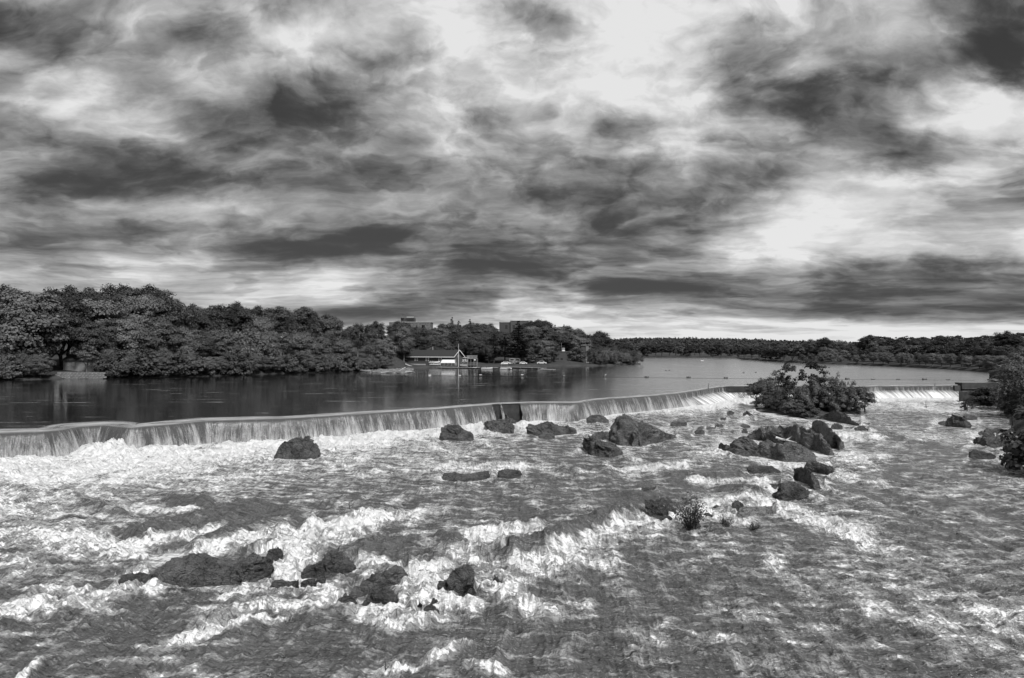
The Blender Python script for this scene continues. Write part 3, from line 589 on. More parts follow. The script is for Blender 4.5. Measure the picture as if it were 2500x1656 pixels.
# ------------------------------------------------------------------ rapids: authored foam and humps, drawn where they lie on the river
FOAM = [
 (50,1.0,[(-300,1175),(0,1160),(150,1150),(300,1145),(420,1125)]),(28,1.0,[(420,1120),(560,1103),(700,1088),(860,1075),(1000,1060)]),
 (18,1.0,[(1000,1055),(1080,1035),(1130,1025),(1200,1020),(1280,1015)]),(22,.95,[(1050,1060),(1150,1050),(1320,1025)]),
 (10,1.0,[(1300,1020),(1400,1015),(1500,1010),(1600,1002),(1700,993),(1790,982)]),(12,1.0,[(1640,1003),(1730,996),(1840,980)]),
 (9,1.0,[(2000,980),(2110,978),(2200,976),(2330,976),(2370,986)]),(10,.6,[(2100,990),(2250,992),(2330,1000)]),
 (30,.9,[(-100,1330),(80,1310),(200,1330),(320,1335)]),(55,.5,[(-60,1240),(150,1210),(260,1220)]),
 (12,1.0,[(370,1320),(440,1308),(530,1298)]),(9,.9,[(370,1247),(470,1247)]),(18,.9,[(330,1352),(470,1352)]),
 (15,.95,[(480,1348),(600,1320),(740,1315),(790,1300)]),(25,.55,[(270,1365),(380,1375)]),(28,1.0,[(680,1350),(720,1370),(700,1402)]),
 (28,.45,[(-50,1385),(150,1400),(300,1385),(380,1405)]),(13,.8,[(60,1455),(140,1445),(290,1440),(370,1432)]),(17,.8,[(-60,1505),(80,1485),(200,1475)]),
 (6,1.0,[(340,1448),(430,1442)]),(5,.8,[(270,1495),(310,1492)]),(12,.9,[(340,1588),(450,1560),(560,1530),(640,1510)]),
 (20,.8,[(560,1455),(650,1430),(740,1420)]),(24,.5,[(450,1500),(600,1490),(760,1470),(800,1440)]),
 (7,1.1,[(55,1665),(90,1632),(105,1615)]),(9,.6,[(190,1630),(260,1620),(400,1610)]),(9,.7,[(-60,1562),(60,1555)]),
 (24,.9,[(690,1310),(740,1330),(700,1370)]),(13,.95,[(780,1300),(860,1285),(930,1272),(1000,1262)]),(18,.6,[(760,1332),(830,1312),(880,1320)]),
 (6,.6,[(1010,1245),(1080,1248)]),(13,.9,[(1150,1312),(1230,1302),(1300,1298)]),(13,.9,[(890,1372),(960,1378),(1010,1395)]),
 (34,.8,[(1010,1400),(1060,1420),(1030,1455)]),(13,1.0,[(1030,1385),(1090,1383)]),(26,.85,[(1110,1350),(1200,1360),(1300,1400)]),
 (28,.75,[(1120,1350),(1200,1385),(1260,1425)]),(24,.8,[(700,1490),(760,1480),(830,1478),(800,1450)]),(20,.8,[(870,1490),(960,1498),(1000,1480)]),
 (16,.9,[(890,1512),(950,1540),(1020,1520),(1060,1500)]),(14,.9,[(1090,1480),(1160,1490)]),(24,.65,[(1180,1440),(1260,1480),(1330,1500)]),
 (5,1.3,[(945,1650),(990,1644),(1010,1648)]),(9,1.1,[(1050,1632),(1100,1612),(1140,1595)]),(10,.8,[(1150,1640),(1220,1648)]),
 (18,.95,[(1350,1348),(1430,1322),(1500,1292),(1560,1265)]),(24,.85,[(1480,1312),(1600,1288),(1650,1265)]),(30,.62,[(1120,1345),(1240,1372),(1360,1382),(1480,1362)]),
 (24,.4,[(1560,1305),(1650,1335),(1720,1370),(1600,1400)]),(16,.95,[(1735,1225),(1820,1222),(1900,1240),(1990,1270),(2080,1300)]),
 (13,.9,[(1690,1250),(1750,1260),(1820,1282)]),(12,.75,[(1900,1255),(2000,1292),(2110,1330)]),(7,.9,[(1680,1177),(1760,1178),(1830,1179),(1900,1192)]),
 (13,.8,[(1850,1180),(1880,1205)]),(9,1.0,[(1895,1124),(1960,1140)]),(8,.9,[(1990,1105),(2040,1112),(2110,1122)]),(11,.55,[(2020,1150),(2080,1170),(2150,1185)]),
 (11,.9,[(1495,1150),(1560,1147),(1660,1138)]),(11,.6,[(1060,1147),(1200,1137),(1330,1142),(1450,1158)]),(10,.95,[(2030,1052),(2080,1068),(2160,1075)]),
 (11,.5,[(2200,1060),(2300,1070),(2420,1062)]),(13,.35,[(2150,1088),(2300,1085)]),(9,.55,[(2060,1110),(2150,1120)]),(45,.38,[(880,1125),(1000,1105),(1100,1110)]),
 (40,.38,[(450,1190),(700,1150)]),(8,.5,[(2020,1020),(2100,1040)]),(12,.5,[(1250,1045),(1400,1040)]),(8,.5,[(1650,1040),(1500,1045)]),
 (40,.3,[(2150,1400),(2350,1480),(2520,1560)]),(30,.28,[(1900,1380),(2100,1460),(2300,1580)]),(22,.3,[(2250,1200),(2480,1190)]),(26,.3,[(1680,1560),(1900,1620)]),
 (30,.28,[(1350,1480),(1500,1520),(1650,1560)]),(9,.6,[(1240,1500),(1320,1512)]),(5,.9,[(1025,1201),(1065,1200)]),
]
HUMP = [
 (10,.8,[(430,1224),(500,1228)]),(15,1.,[(340,1305),(430,1286),(530,1266),(620,1245)]),(8,.7,[(480,1330),(560,1303),(640,1282)]),(8,.6,[(650,1247),(720,1257)]),
 (10,.7,[(690,1300),(760,1300)]),(15,1.2,[(1230,1352),(1330,1335),(1420,1300),(1530,1255)]),(8,.6,[(1550,1215),(1600,1225)]),(9,.6,[(1390,1152),(1490,1150)]),
 (7,.7,[(1640,1168),(1800,1166)]),(9,.7,[(1770,1200),(1840,1212)]),(8,.5,[(870,1268),(960,1248)]),(14,.6,[(890,1335),(1000,1342),(1060,1362)]),(9,.5,[(1080,1310),(1110,1318)]),
 (8,.6,[(1100,1335),(1190,1347)]),(7,.5,[(0,1190),(60,1200)]),(10,.6,[(200,1235),(300,1262)]),(10,.5,[(0,1470),(90,1462)]),(7,.5,[(950,1330),(1010,1320)]),
 (8,.5,[(1240,1300),(1320,1282)]),(10,.5,[(2140,1070),(2200,1072)]),(10,.5,[(2230,1085),(2290,1090)]),
]
def seg_field(px, py, strokes, aspect):
    out_ = np.zeros_like(px)
    for r, k, pts in strokes:
        rx = r * aspect; best = np.full_like(px, 9.0)
        x0 = min(p[0] for p in pts) - 3 * rx; x1 = max(p[0] for p in pts) + 3 * rx; y0 = min(p[1] for p in pts) - 3 * r; y1 = max(p[1] for p in pts) + 3 * r
        m = (px > x0) & (px < x1) & (py > y0) & (py < y1)
        if not m.any(): continue
        X, Y = px[m] / rx, py[m] / r; bb = np.full(X.shape, 9.0)
        for (ax, ay), (bx, by) in zip(pts[:-1], pts[1:]):
            ax, bx = ax / rx, bx / rx; ay, by = ay / r, by / r; L = (bx - ax) ** 2 + (by - ay) ** 2
            u = np.clip(((X - ax) * (bx - ax) + (Y - ay) * (by - ay)) / L, 0, 1)
            bb = np.minimum(bb, np.hypot(X - ax - u * (bx - ax), Y - ay - u * (by - ay)))
        f = k * np.exp(-(bb ** 2) * 0.9); out_[m] = np.maximum(out_[m], f)
    return out_
colx = np.concatenate([np.arange(-900, -60, 30), np.arange(-60, 2561, 2.0), np.arange(2590, 3400, 30)])
foot_y_of = lambda x: None
fpx = CX + foot[:, 0] / foot[:, 1] * F; fD = foot[:, 1]
o_ = np.argsort(fpx); fDi = np.interp(colx, fpx[o_], fD[o_] + 0.6)
yfoot = YH + (CZ + 2.8 + 0 * fDi) / fDi * F
NR = 400
tt_ = np.linspace(0, 1, NR)
ylow = 1700.0
PY = yfoot[None] + (ylow - yfoot[None]) * tt_[:, None]
PY = np.concatenate([PY, np.array([1760, 1850, 2000, 2300, 2800, 4000, 7000])[:, None] + 0 * colx[None]], 0)
PX = np.broadcast_to(colx, PY.shape).copy()
DD = Dlow(PY); XX = (PX - CX) / F * DD
# flow coordinates: parallel far off, fanning out towards the viewer
fan = 1 + np.clip((66 - DD) / 30, 0, 3)
q = (XX - 10) / fan * 1.15; along = DD + 0.15 * XX
FLx = q * np.clip(fan, 1, 2.2) ** 0.9; FLy = along
jx = (fbm(XX * 0.12, DD * 0.10, o=3, s=31) - 0.5) * 60; jy = (fbm(XX * 0.16, DD * 0.10, o=3, s=41) - 0.5) * 26
foam = seg_field(PX + jx * 0.6, PY + jy * 0.55, FOAM, 2.4)
COLLAR = []
for x0, x1, ya, ym, yb, yt in ROCKPOS:
    wv = x1 - x0; sc_ = min(1.0, wv / 60)
    COLLAR.append((max(2.5, 0.06 * wv), 0.6, [(x0 - 4, ya), ((x0 + x1) / 2, ym - 1), (x1 + 4, yb)]))
    COLLAR.append((max(2.5, 0.06 * wv), 0.5, [(x0, ya), (x0 - 0.30 * wv, ya + 0.16 * wv + 3)])); COLLAR.append((max(2.5, 0.06 * wv), 0.5, [(x1, yb), (x1 + 0.35 * wv, yb + 0.15 * wv + 3)]))
    COLLAR.append((max(3.0, 0.09 * wv), 0.5, [(x0 - 3, (ya + ym) / 2 - 0.12 * wv), (x1 + 3, (yb + ym) / 2 - 0.12 * wv)]))
foam = np.maximum(foam, seg_field(PX + jx * 0.12, PY + jy * 0.12, COLLAR, 2.0))
hump = seg_field(PX + jx * 0.4, PY + jy * 0.3, HUMP, 2.2)
PYc = np.clip(PY, 900, 1800)
basef = 0.0 + 0.13 * sstep(1250, 1050, PYc) + 0.12 * sstep(1450, 1250, PYc) * sstep(1500, 700, PX) - 0.03 * sstep(1450, 1600, PYc) * sstep(500, 900, PX) + 0.12 * sstep(1450, 2200, PX) * sstep(1150, 1350, PYc)
mid = fbm(FLx * 0.38, FLy * 0.17, o=5, s=51)
mid2 = ridge(FLx * 0.45, FLy * 0.40, o=4, s=61)
foamv = basef + 0.84 * foam ** 1.35 + (mid - 0.5) * 0.55 * (0.55 + np.clip(foam, 0, 1)) + (mid2 - 0.55) * (0.16 + 0.35 * np.clip(foam, 0, 1))
streak = ridge(FLx * 0.75 + 0.4 * mid * 3, FLy * 0.10, o=4, s=65); near_ = sstep(75, 50, DD)
foamv += (streak - 0.55) * 0.50 * near_
foamv -= hump * 0.75
foamv = np.clip(foamv, -0.2, 1.15)
amp = 0.10 + 0.30 * np.clip(foam, 0, 1) + 0.10 * sstep(0.3, 0.7, mid)
res = np.clip(DD / 60, 0.5, 2.5)                                    # coarser waves where the mesh is coarser
z = zlow(DD) + amp * (ridge(FLx * 0.50, FLy * 0.42, o=3, s=71) - 0.55) * 1.5 + (fbm(FLx * 0.22, FLy * 0.12, o=3, s=81) - 0.5) * 0.5
z += amp * 0.55 * (ridge(FLx * 1.5, FLy * 1.4, o=3, s=91) - 0.55) * sstep(110, 60, DD) * 1.3
z += (ridge(FLx * 3.0, FLy * 3.2, o=2, s=95) - 0.5) * 0.13 * sstep(70, 40, DD)
z += (streak - 0.5) * 0.22 * near_
turb = np.clip(foam + 0.5 * sstep(0.5, 0.7, mid), 0, 1)
z += turb * ((fbm(XX * 1.3, DD * 0.9, o=4, s=77, g=0.55) - 0.5) * 0.5 + (ridge(XX * 2.2, DD * 1.6, o=3, s=78) - 0.5) * 0.26)
z += hump * 0.62 + foam * 0.15 * (fbm(XX * 1.6, DD * 0.7, o=3, s=99))
# boiling mounds where the fall lands
edge = (DD - fDi[None]) 
boil = np.exp(-(edge / 3.0) ** 2) * (0.15 + 0.9 * sstep(0.45, 0.8, fbm(XX * 0.10, DD * 0 + 5, o=2, s=13))) 
boil += 1.5 * (0.35 + 0.9 * fbm(XX * 1.4, DD * 0.8, o=4, s=22)) * np.exp(-((PX - 255) / 66) ** 4 - ((PY - 1112) / 13) ** 2) + 0.9 * np.exp(-((PX - 725) / 40) ** 2 - ((PY - 1068) / 10) ** 2) + 0.7 * np.exp(-((PX - 1165) / 22) ** 2 - ((PY - 1020) / 8) ** 2) + 0.7 * np.exp(-((PX - 1375) / 24) ** 2 - ((PY - 1006) / 7) ** 2)
z += boil * (0.35 + 1.0 * fbm(XX * 0.9, DD * 0.6, o=4, s=15)) * 0.8
foamv = np.clip(foamv + boil * 0.6, -0.2, 1.2)
z[-7:] = zlow(DD[-7:]) - 0.05
z[:3] = np.minimum(z[:3], -2.75)
under = np.zeros_like(z)                                           # the bed of each rock: no wave may bury it
for x0, x1, ya, ym, yb, yt in ROCKPOS:
    m_ = (PX > x0 - 5) & (PX < x1 + 5) & (PY > yt - 10) & (PY < ym + 10)
    if not m_.any(): continue
    u_ = np.clip((PX[m_] - x0) / (x1 - x0), 0, 1); yl = ya + (yb - ya) * u_ + (ym - (ya + yb) / 2) * 4 * u_ * (1 - u_); hgt_ = max(5.0, 0.28 * (x1 - x0)) 
    d_ = np.maximum(np.abs(PX[m_] - (x0 + x1) / 2) / ((x1 - x0) / 2), np.abs(PY[m_] - (yl - hgt_ / 2)) / (hgt_ / 2 + 1.5)); under[m_] = np.maximum(under[m_], 1 - sstep(0.85, 1.25, d_))
z = z * (1 - under) + (zlow(DD) - 0.22) * under
V = np.stack([XX, DD, z], -1)
me = np_mesh('river_water', V.reshape(-1, 3), grid_faces(*PY.shape)[:, ::-1], True, rap_mat)
set_attr(me, 'foam', foamv); set_attr(me, 'calm', 0 * foamv); set_vec(me, 'flow', np.stack([FLx, FLy, 0 * FLx], -1).reshape(-1, 3))
tag(link('river_water', me), 'foaming rapids of the river below the weir', None, None, 'structure')
def river_z(x, D):
    return float(zlow(D))
# ------------------------------------------------------------------ land
ground_mat, t, out = new_mat('bank_soil_and_grass')
geo = t.n.new('ShaderNodeNewGeometry'); P = geo.outputs['Position']
n1 = t.noise(P, 0.35, 6, 0.65); n2 = t.noise(P, 3.0, 4, 0.7)
b = principled(t, t.mr(t.math('ADD', t.math('MULTIPLY', n1, 0.6), t.math('MULTIPLY', n2, 0.4)), 0.35, 0.65, 0.03, 0.075), 0.9, t.bump(n2, 0.8, 0.3), 0.2)
t.l.new(b.outputs[0], out.inputs[0])
# waterline of the left bank, photo column -> row
LSHORE = [(-500,945),(-100,931),(0,928),(100,926.5),(250,923),(330,921.5),(500,919),(600,916),(720,911),(850,907.5),(900,906),(960,904),(1000,900),(1180,897.5),(1300,896),(1400,894.5),(1500,893),(1567,891)]
def lD(px): return CZ * F / (lerp_poly(LSHORE, px) - YH)
def rise(e): return np.interp(e, [-6, -0.5, 0.3, 1.5, 8, 30, 70, 150, 500, 1500], [-1.5, -0.3, 0.25, 0.9, 1.5, 3.5, 7.5, 11, 20, 24])
def lz(px, D):
    px = np.asarray(px, float); e = np.asarray(D, float) - lD(px); flat = 22 * sstep(960, 1010, px)
    e2 = np.where(e > 1.3, np.maximum(e - flat, np.minimum(e, np.where(flat > 11, 1.3, 4))), e)
    return rise(e2) + 0.5 * fbm(px * 0.02, np.asarray(D) * 0.08, o=3, s=3) * sstep(0.5, 4, e) * (1 - 0.6 * (flat > 11)) - 9 * sstep(1380, 1560, px) * sstep(5, 60, e)
gx = np.concatenate([np.arange(-1500, -100, 50), np.arange(-100, 1568, 8.0)]); ge = np.concatenate([[-6, -2, -0.5, 0, 0.5, 1, 1.5, 2.5, 4], np.geomspace(6, 420, 26)])
GD = lD(gx)[None] + ge[:, None]; V = np.stack([(gx[None] - CX) / F * GD, GD, lz(np.broadcast_to(gx, GD.shape), GD)], -1)
me = np_mesh('left_bank', V.reshape(-1, 3), grid_faces(*GD.shape), True, ground_mat); tag(link('ground', me), 'left river bank rising to a wooded hill', None, None, 'structure')
# far shore and right bank of the pool
FSHORE = [(1300,874.3),(1540,874.3),(1800,874.6),(1812,878.5),(1850,880),(1880,882.5),(1940,886.5),(2000,889),(2100,892.5),(2200,896.5),(2300,901.5),(2380,907),(2440,913),(2520,922),(2700,938),(3400,990)]
def fDd(px): return CZ * F / (lerp_poly(FSHORE, px) - YH)
def fz(px, D):
    px = np.asarray(px, float); e = np.asarray(D, float) - fDd(px)
    return np.interp(e, [-6, -0.5, 0.5, 2, 10, 40, 120, 400, 900], [-1.5, -0.3, 0.3, 0.8, 1.2, 2.5, 7, 15, 20]) * np.where(e > 10, 0.25 + 0.75 * sstep(1880, 2150, px), 1)
gx = np.arange(1300, 3400, 10.0); GD = fDd(gx)[None] + np.concatenate([[-6, -2, -0.5, 0, 0.5, 1, 2, 4], np.geomspace(8, 900, 24)])[:, None]
V = np.stack([(gx[None] - CX) / F * GD, GD, fz(np.broadcast_to(gx, GD.shape), GD)], -1)
me = np_mesh('far_bank', V.reshape(-1, 3), grid_faces(*GD.shape), True, ground_mat); tag(link('terrain', me), 'far shore and right bank of the pool', None, None, 'structure')
# right bank of the lower river
RB = np.array([tuple(LOW(x, y))[:2] for x, y in [(3300,2300),(2760,1500),(2590,1220),(2515,1110),(2480,1060),(2455,1020),(2448,995),(2445,985)]])
s0 = np.linspace(0, 1, len(RB)); s1_ = np.linspace(0, 1, 60); RB = np.stack([np.interp(s1_, s0, RB[:, k]) for k in (0, 1)], -1)
e_ = np.array([-4, -1, 0, 0.6, 1.5, 3, 6, 12, 30, 80, 200.0]); zz = np.array([-1.2, -0.3, 0.0, 0.4, 1.0, 1.8, 3.0, 4.2, 5.0, 6.0, 8.0])
V = np.zeros((len(e_), 60, 3)); V[..., 0] = RB[None, :, 0] + e_[:, None]; V[..., 1] = RB[None, :, 1] + 0.25 * e_[:, None]; V[..., 2] = zlow(RB[:, 1])[None] + zz[:, None] + (fbm(V[..., 0] * 0.5, V[..., 1] * 0.5, o=3, s=8) - 0.5) * 0.8
me = np_mesh('right_bank', V.reshape(-1, 3), grid_faces(len(e_), 60), True, ground_mat); tag(link('land', me), 'right bank of the lower river', None, None, 'structure')
# far ridge
gx = np.arange(600, 3600, 12.0); gd = np.linspace(1100, 3400, 40); GX, GDm = np.meshgrid(gx, gd)
ridge_y = np.interp(gx, [600, 1400, 1500, 1560, 1700, 1800, 1880, 1960, 2060, 2400, 3600], [838, 833, 831, 829, 829.5, 831, 834, 836.5, 839, 838, 838])
hz = (CZ - (ridge_y - YH) / F * 2500 - 9)[None] * sstep(1100, 2500, GDm) * (1 - 0.5 * sstep(2500, 3400, GDm)) + 4 * (fbm(GX * 0.01, GDm * 0.003, o=3, s=4) - 0.5)
V = np.stack([(GX - CX) / F * GDm, GDm, hz], -1); me = np_mesh('hills', V.reshape(-1, 3), grid_faces(*GX.shape), True, ground_mat)
tag(link('hills', me), 'long low ridge on the horizon', None, None, 'structure')

# ------------------------------------------------------------------ foliage
def leaf_mat(name, lo, hi, rough=0.6):
    m, t, out = new_mat(name); oi = t.n.new('ShaderNodeObjectInfo'); geo = t.n.new('ShaderNodeNewGeometry')
    tcn = t.n.new('ShaderNodeTexCoord')
    r = t.math('ADD', t.math('MULTIPLY', oi.outputs['Random'], 0.5), t.math('MULTIPLY', t.noise(tcn.outputs['Object'], 0.45, 3, 0.6), 0.8))
    v = t.mr(r, 0.2, 1.0, lo, hi); v = t.math('MULTIPLY', v, t.mr(geo.outputs['Random Per Island'], 0, 1, 0.7, 1.35))
    b = principled(t, v, rough, None, 0.35)
    tl = t.n.new('ShaderNodeBsdfTranslucent'); cc = t.comb(v, v, v); t.l.new(cc, tl.inputs[0])
    mx = t.n.new('ShaderNodeMixShader'); mx.inputs[0].default_value = 0.2; t.l.new(b.outputs[0], mx.inputs[1]); t.l.new(tl.outputs[0], mx.inputs[2]); t.l.new(mx.outputs[0], out.inputs[0]); return m
M_LIGHT = leaf_mat('pale_leaves', 0.06, 0.165); M_MID = leaf_mat('leaves', 0.03, 0.095); M_DARK = leaf_mat('dark_leaves', 0.014, 0.045); M_PINE = leaf_mat('needles', 0.008, 0.02, 0.5)
bark = simple('bark', 0.10, 0.9, 0.35, 2.0, 0.6)
def quads(C, N, size, asp=1.0, droop=None):
    n = len(C); N = N / (np.linalg.norm(N, axis=1)[:, None] + 1e-9)
    a = rng.normal(size=(n, 3)) if droop is None else (np.array([[0, 0, -1.0]]) + rng.normal(size=(n, 3)) * droop)
    T = a - (a * N).sum(1)[:, None] * N; T /= np.linalg.norm(T, axis=1)[:, None] + 1e-9; B = np.cross(N, T)
    s = size * (0.6 + 0.8 * rng.random((n, 1))); hs = s * asp
    c = np.stack([C - T * hs * 0.5, C + B * s * 0.45, C + T * hs * 0.5, C - B * s * 0.45], 1)
    return c.reshape(-1, 3), np.arange(4 * n).reshape(n, 4)
def sph(n): v = rng.normal(size=(n, 3)); return v / np.linalg.norm(v, axis=1)[:, None]
def crown(kind, nc, nl, leaf):
    """returns vertices, faces; nominal height 20 m, trunk foot at the origin"""
    C, N, S = [], [], None; asp = 1.0; droop = None
    if kind in ('broad', 'round', 'airy', 'shore', 'spire', 'shrubby'):
        cz, rx, rz, inner = {'broad': (12.2, 7.6, 7.6, .45), 'round': (11.0, 6.2, 8.6, .5), 'airy': (12.6, 5.6, 7.0, .35), 'shore': (9.2, 7.4, 9.6, .5), 'spire': (11.5, 5.4, 8.3, .5), 'shrubby': (8.2, 9.6, 11.0, .2)}[kind]
        lob = sph(9); lr = rng.uniform(0.55, 1.0, 9)
        D_ = sph(nc); env = 0.62 + 0.38 * np.max(np.exp(-((1 - D_ @ lob.T) * 5)) * lr[None], 1) + rng.uniform(-.06, .06, nc)
        rad = rng.uniform(inner, 1.0, nc) ** 0.6 * env
        P_ = D_ * rad[:, None] * np.array([[rx, rx, rz]]); P_[:, 2] += cz
        if kind == 'spire': P_[:, 2] += 1.8 * (np.hypot(P_[:, 0], P_[:, 1]) < 3)
        rc = rng.uniform(0.9, 2.1, nc) * (1.15 if kind != 'airy' else 0.85)
        for p, r, dd in zip(P_, rc, D_):
            k = int(nl * (r / 1.5) ** 2); u = sph(k); u[:, 2] = np.abs(u[:, 2]) * 1.1 - 0.35
            fl = np.array([[1, 1, rng.uniform(.6, 1.0)]]) if kind not in ('spire', 'shrubby') else np.array([[0.6, 0.6, 1.25]])
            pts = p + u * r * fl * (0.55 + 0.75 * rng.random((k, 1)) ** 1.6); C.append(pts); N.append(u * 1.2 + dd * 0.4 + np.array([[0, 0, 0.35]]) + rng.normal(size=(k, 3)) * 0.38)
    elif kind == 'pine':
        for i in range(15):
            f = i / 14; zc = 4.5 + 15 * f; rr = 5.2 * (1 - f) ** 0.8 * rng.uniform(0.75, 1.1) + 0.5
            for j in range(max(3, int(8 * (1 - f) + 3))):
                an = rng.uniform(0, 6.28); L = rr * rng.uniform(0.7, 1.1); k = int(nl * L / 3.5) + 8; tt = rng.random((k, 1)) ** 0.7
                dirv = np.array([[math.cos(an), math.sin(an), 0.12]]); side = np.array([[-math.sin(an), math.cos(an), 0]])
                pts = np.array([[0, 0, zc]]) + dirv * L * tt + side * rng.normal(size=(k, 1)) * 0.5 * L * 0.28 + np.array([[0, 0, 1]]) * (rng.normal(size=(k, 1)) * 0.16 - 0.35 * (tt - 0.3))
                C.append(pts); N.append(np.array([[0, 0, 1.0]]) + rng.normal(size=(k, 3)) * 0.5)
        asp = 1.5
    elif kind == 'willow':
        D_ = sph(nc); D_[:, 2] = np.abs(D_[:, 2]) * 1.15 - 0.25
        P_ = D_ * rng.uniform(0.5, 1, (nc, 1)) ** 0.5 * np.array([[8.5, 8.5, 9.5]]); P_[:, 2] += 9.0
        for p, dd in zip(P_, D_):
            k = nl; L = rng.uniform(2.5, 6.5); tt = rng.random((k, 1)); out_ = dd * [1, 1, 0]
            pts = p + out_ * (tt * 1.6) + np.array([[0, 0, -1.0]]) * L * tt + rng.normal(size=(k, 3)) * [[.55, .55, .25]]
            pts[:, 2] = np.maximum(pts[:, 2], 0.3); C.append(pts); N.append(dd + rng.normal(size=(k, 3)) * 0.5)
        asp, droop = 1.9, 0.6
    elif kind == 'bush':
        D_ = sph(nc); D_[:, 2] = np.abs(D_[:, 2])
        P_ = D_ * rng.uniform(0.3, 1, (nc, 1)) ** 0.5 * np.array([[9, 9, 16]]) ; P_[:, 2] += 1.0
        for p, dd in zip(P_, D_):
            k = nl; u = sph(k); pts = p + u * 2.4 * np.array([[1, 1, 0.9]]) * rng.uniform(0.4, 1, (k, 1)); C.append(pts); N.append(u + dd * 0.5 + [[0, 0, .4]] + rng.normal(size=(k, 3)) * 0.5)
    C = [np.maximum(c_, [-99, -99, 0.15]) for c_ in C]
    return quads(np.concatenate(C), np.concatenate(N), leaf, asp, droop)
def trunk_mesh(kind):
    m = MB(); top = {'pine': 18.5, 'willow': 11, 'bush': 3}.get(kind, 12.5)
    r0 = 0.42 if kind != 'bush' else 0.15
    bend = [(random.uniform(-.3, .3) * i, random.uniform(-.3, .3) * i, top * i / 4 - (1.0 if i == 0 else 0)) for i in range(5)]
    m.tube(bend, [r0 * (1 - 0.17 * i) for i in range(5)], 7)
    if kind != 'pine':
        for j in range(5 if kind != 'bush' else 7):
            an = j * 1.26 + random.uniform(-.4, .4); b0 = Vector(bend[1 if j % 2 else 2]) if kind != 'bush' else Vector((0, 0, 0.1)); L = top * 0.45
            b0.z *= random.uniform(0.8, 1.3)
            m.tube([b0, b0 + Vector((math.cos(an) * L * .4, math.sin(an) * L * .4, L * .45)), b0 + Vector((math.cos(an) * L * .75, math.sin(an) * L * .75, L * 1.0))], [r0 * .5, r0 * .33, r0 * .12], 5)
    return m.mesh('trunk', bark, True)
xq = lambda px, D: (px - CX) / F * D
TREES = {}
def variant(key, kind, nc, nl, leaf, mat):
    V_, F_ = crown(kind, nc, nl, leaf); TREES[key] = (np_mesh('crown', V_, F_, False, mat), trunk_mesh(kind), float(V_[:, 2].max()))
for k in range(3): variant(f'broad{k}', 'broad', 125, 130, 0.42, [M_MID, M_DARK, M_MID][k])
for k in range(2): variant(f'light{k}', 'shore', 130, 130, 0.40, M_LIGHT)
for k in range(2): variant(f'round{k}', 'round', 100, 125, 0.40, [M_LIGHT, M_MID][k])
variant('airy0', 'airy', 62, 80, 0.42, M_MID); variant('airy1', 'airy', 55, 80, 0.42, M_LIGHT)
variant('spire0', 'spire', 90, 85, 0.45, M_MID)
for k in range(2): variant(f'pine{k}', 'pine', 0, 60, 0.42, M_PINE)
variant('willow0', 'willow', 110, 80, 0.5, M_LIGHT); variant('bush0', 'bush', 60, 90, 1.1, M_LIGHT); variant('bush1', 'bush', 60, 90, 1.0, M_MID)
for k in range(4): variant(f'far{k}', ['broad', 'round', 'broad', 'shore'][k], 55, 22, 1.15, [M_DARK, M_MID, M_DARK, M_DARK][k])
def tree(key, loc, h, wf=1.0, label=None, group=None, cat='tree', name=None, rz=None):
    cr, tr, nh = TREES[key]; s = h / nh
    nm = name or ('pine_tree' if 'pine' in key else 'bush' if 'bush' in key else 'tree')
    e = empty(nm, loc, label, cat, group, rng.uniform(0, 6.28) if rz is None else rz); e.scale = (s * wf, s * wf, s)
    c = bpy.data.objects.new('crown', cr); COL.objects.link(c); c.parent = e
    c = bpy.data.objects.new('trunk', tr); COL.objects.link(c); c.parent = e
    return e
ONES = 'first second third fourth fifth sixth seventh eighth ninth tenth eleventh twelfth thirteenth fourteenth fifteenth sixteenth seventeenth eighteenth nineteenth'.split()
def ordw(i):
    if i < 19: return ONES[i]
    T_, u = divmod(i + 1, 10); tens = {2: 'twent', 3: 'thirt', 4: 'fort', 5: 'fift', 6: 'sixt'}[T_]
    return tens + 'ieth' if u == 0 else tens + 'y-' + ONES[u - 1]
LOOK = {'broad': 'broad dark leafy tree', 'light': 'pale leafy tree', 'round': 'round-topped leafy tree', 'airy': 'thin see-through tree', 'spire': 'spiky-topped tree', 'pine': 'dark pine', 'willow': 'drooping pale tree', 'far': 'dark rounded tree', 'bush': 'low leafy bush'}
def look(key): return LOOK[key.rstrip('0123456789')]
SKYL = [(-400,700),(-100,685),(0,688),(40,690),(60,702),(88,706),(98,690),(115,682),(130,698),(150,696),(190,684),(240,692),(310,683),(360,687),(430,697),(468,722),(480,738),(520,738),(560,735),(572,722),(612,730),(640,742),(670,736),(705,752),(722,738),(745,738),(772,760),(800,756),(840,770),(870,780),(900,786),(930,779),(965,772),(1000,790),(1060,797),(1090,786),(1140,780),(1195,788),(1215,805),(1265,803),(1290,776),(1325,773),(1345,787),(1385,790),(1400,802),(1440,815),(1465,810),(1490,832)]
def skyl(px): return lerp_poly(SKYL, px)
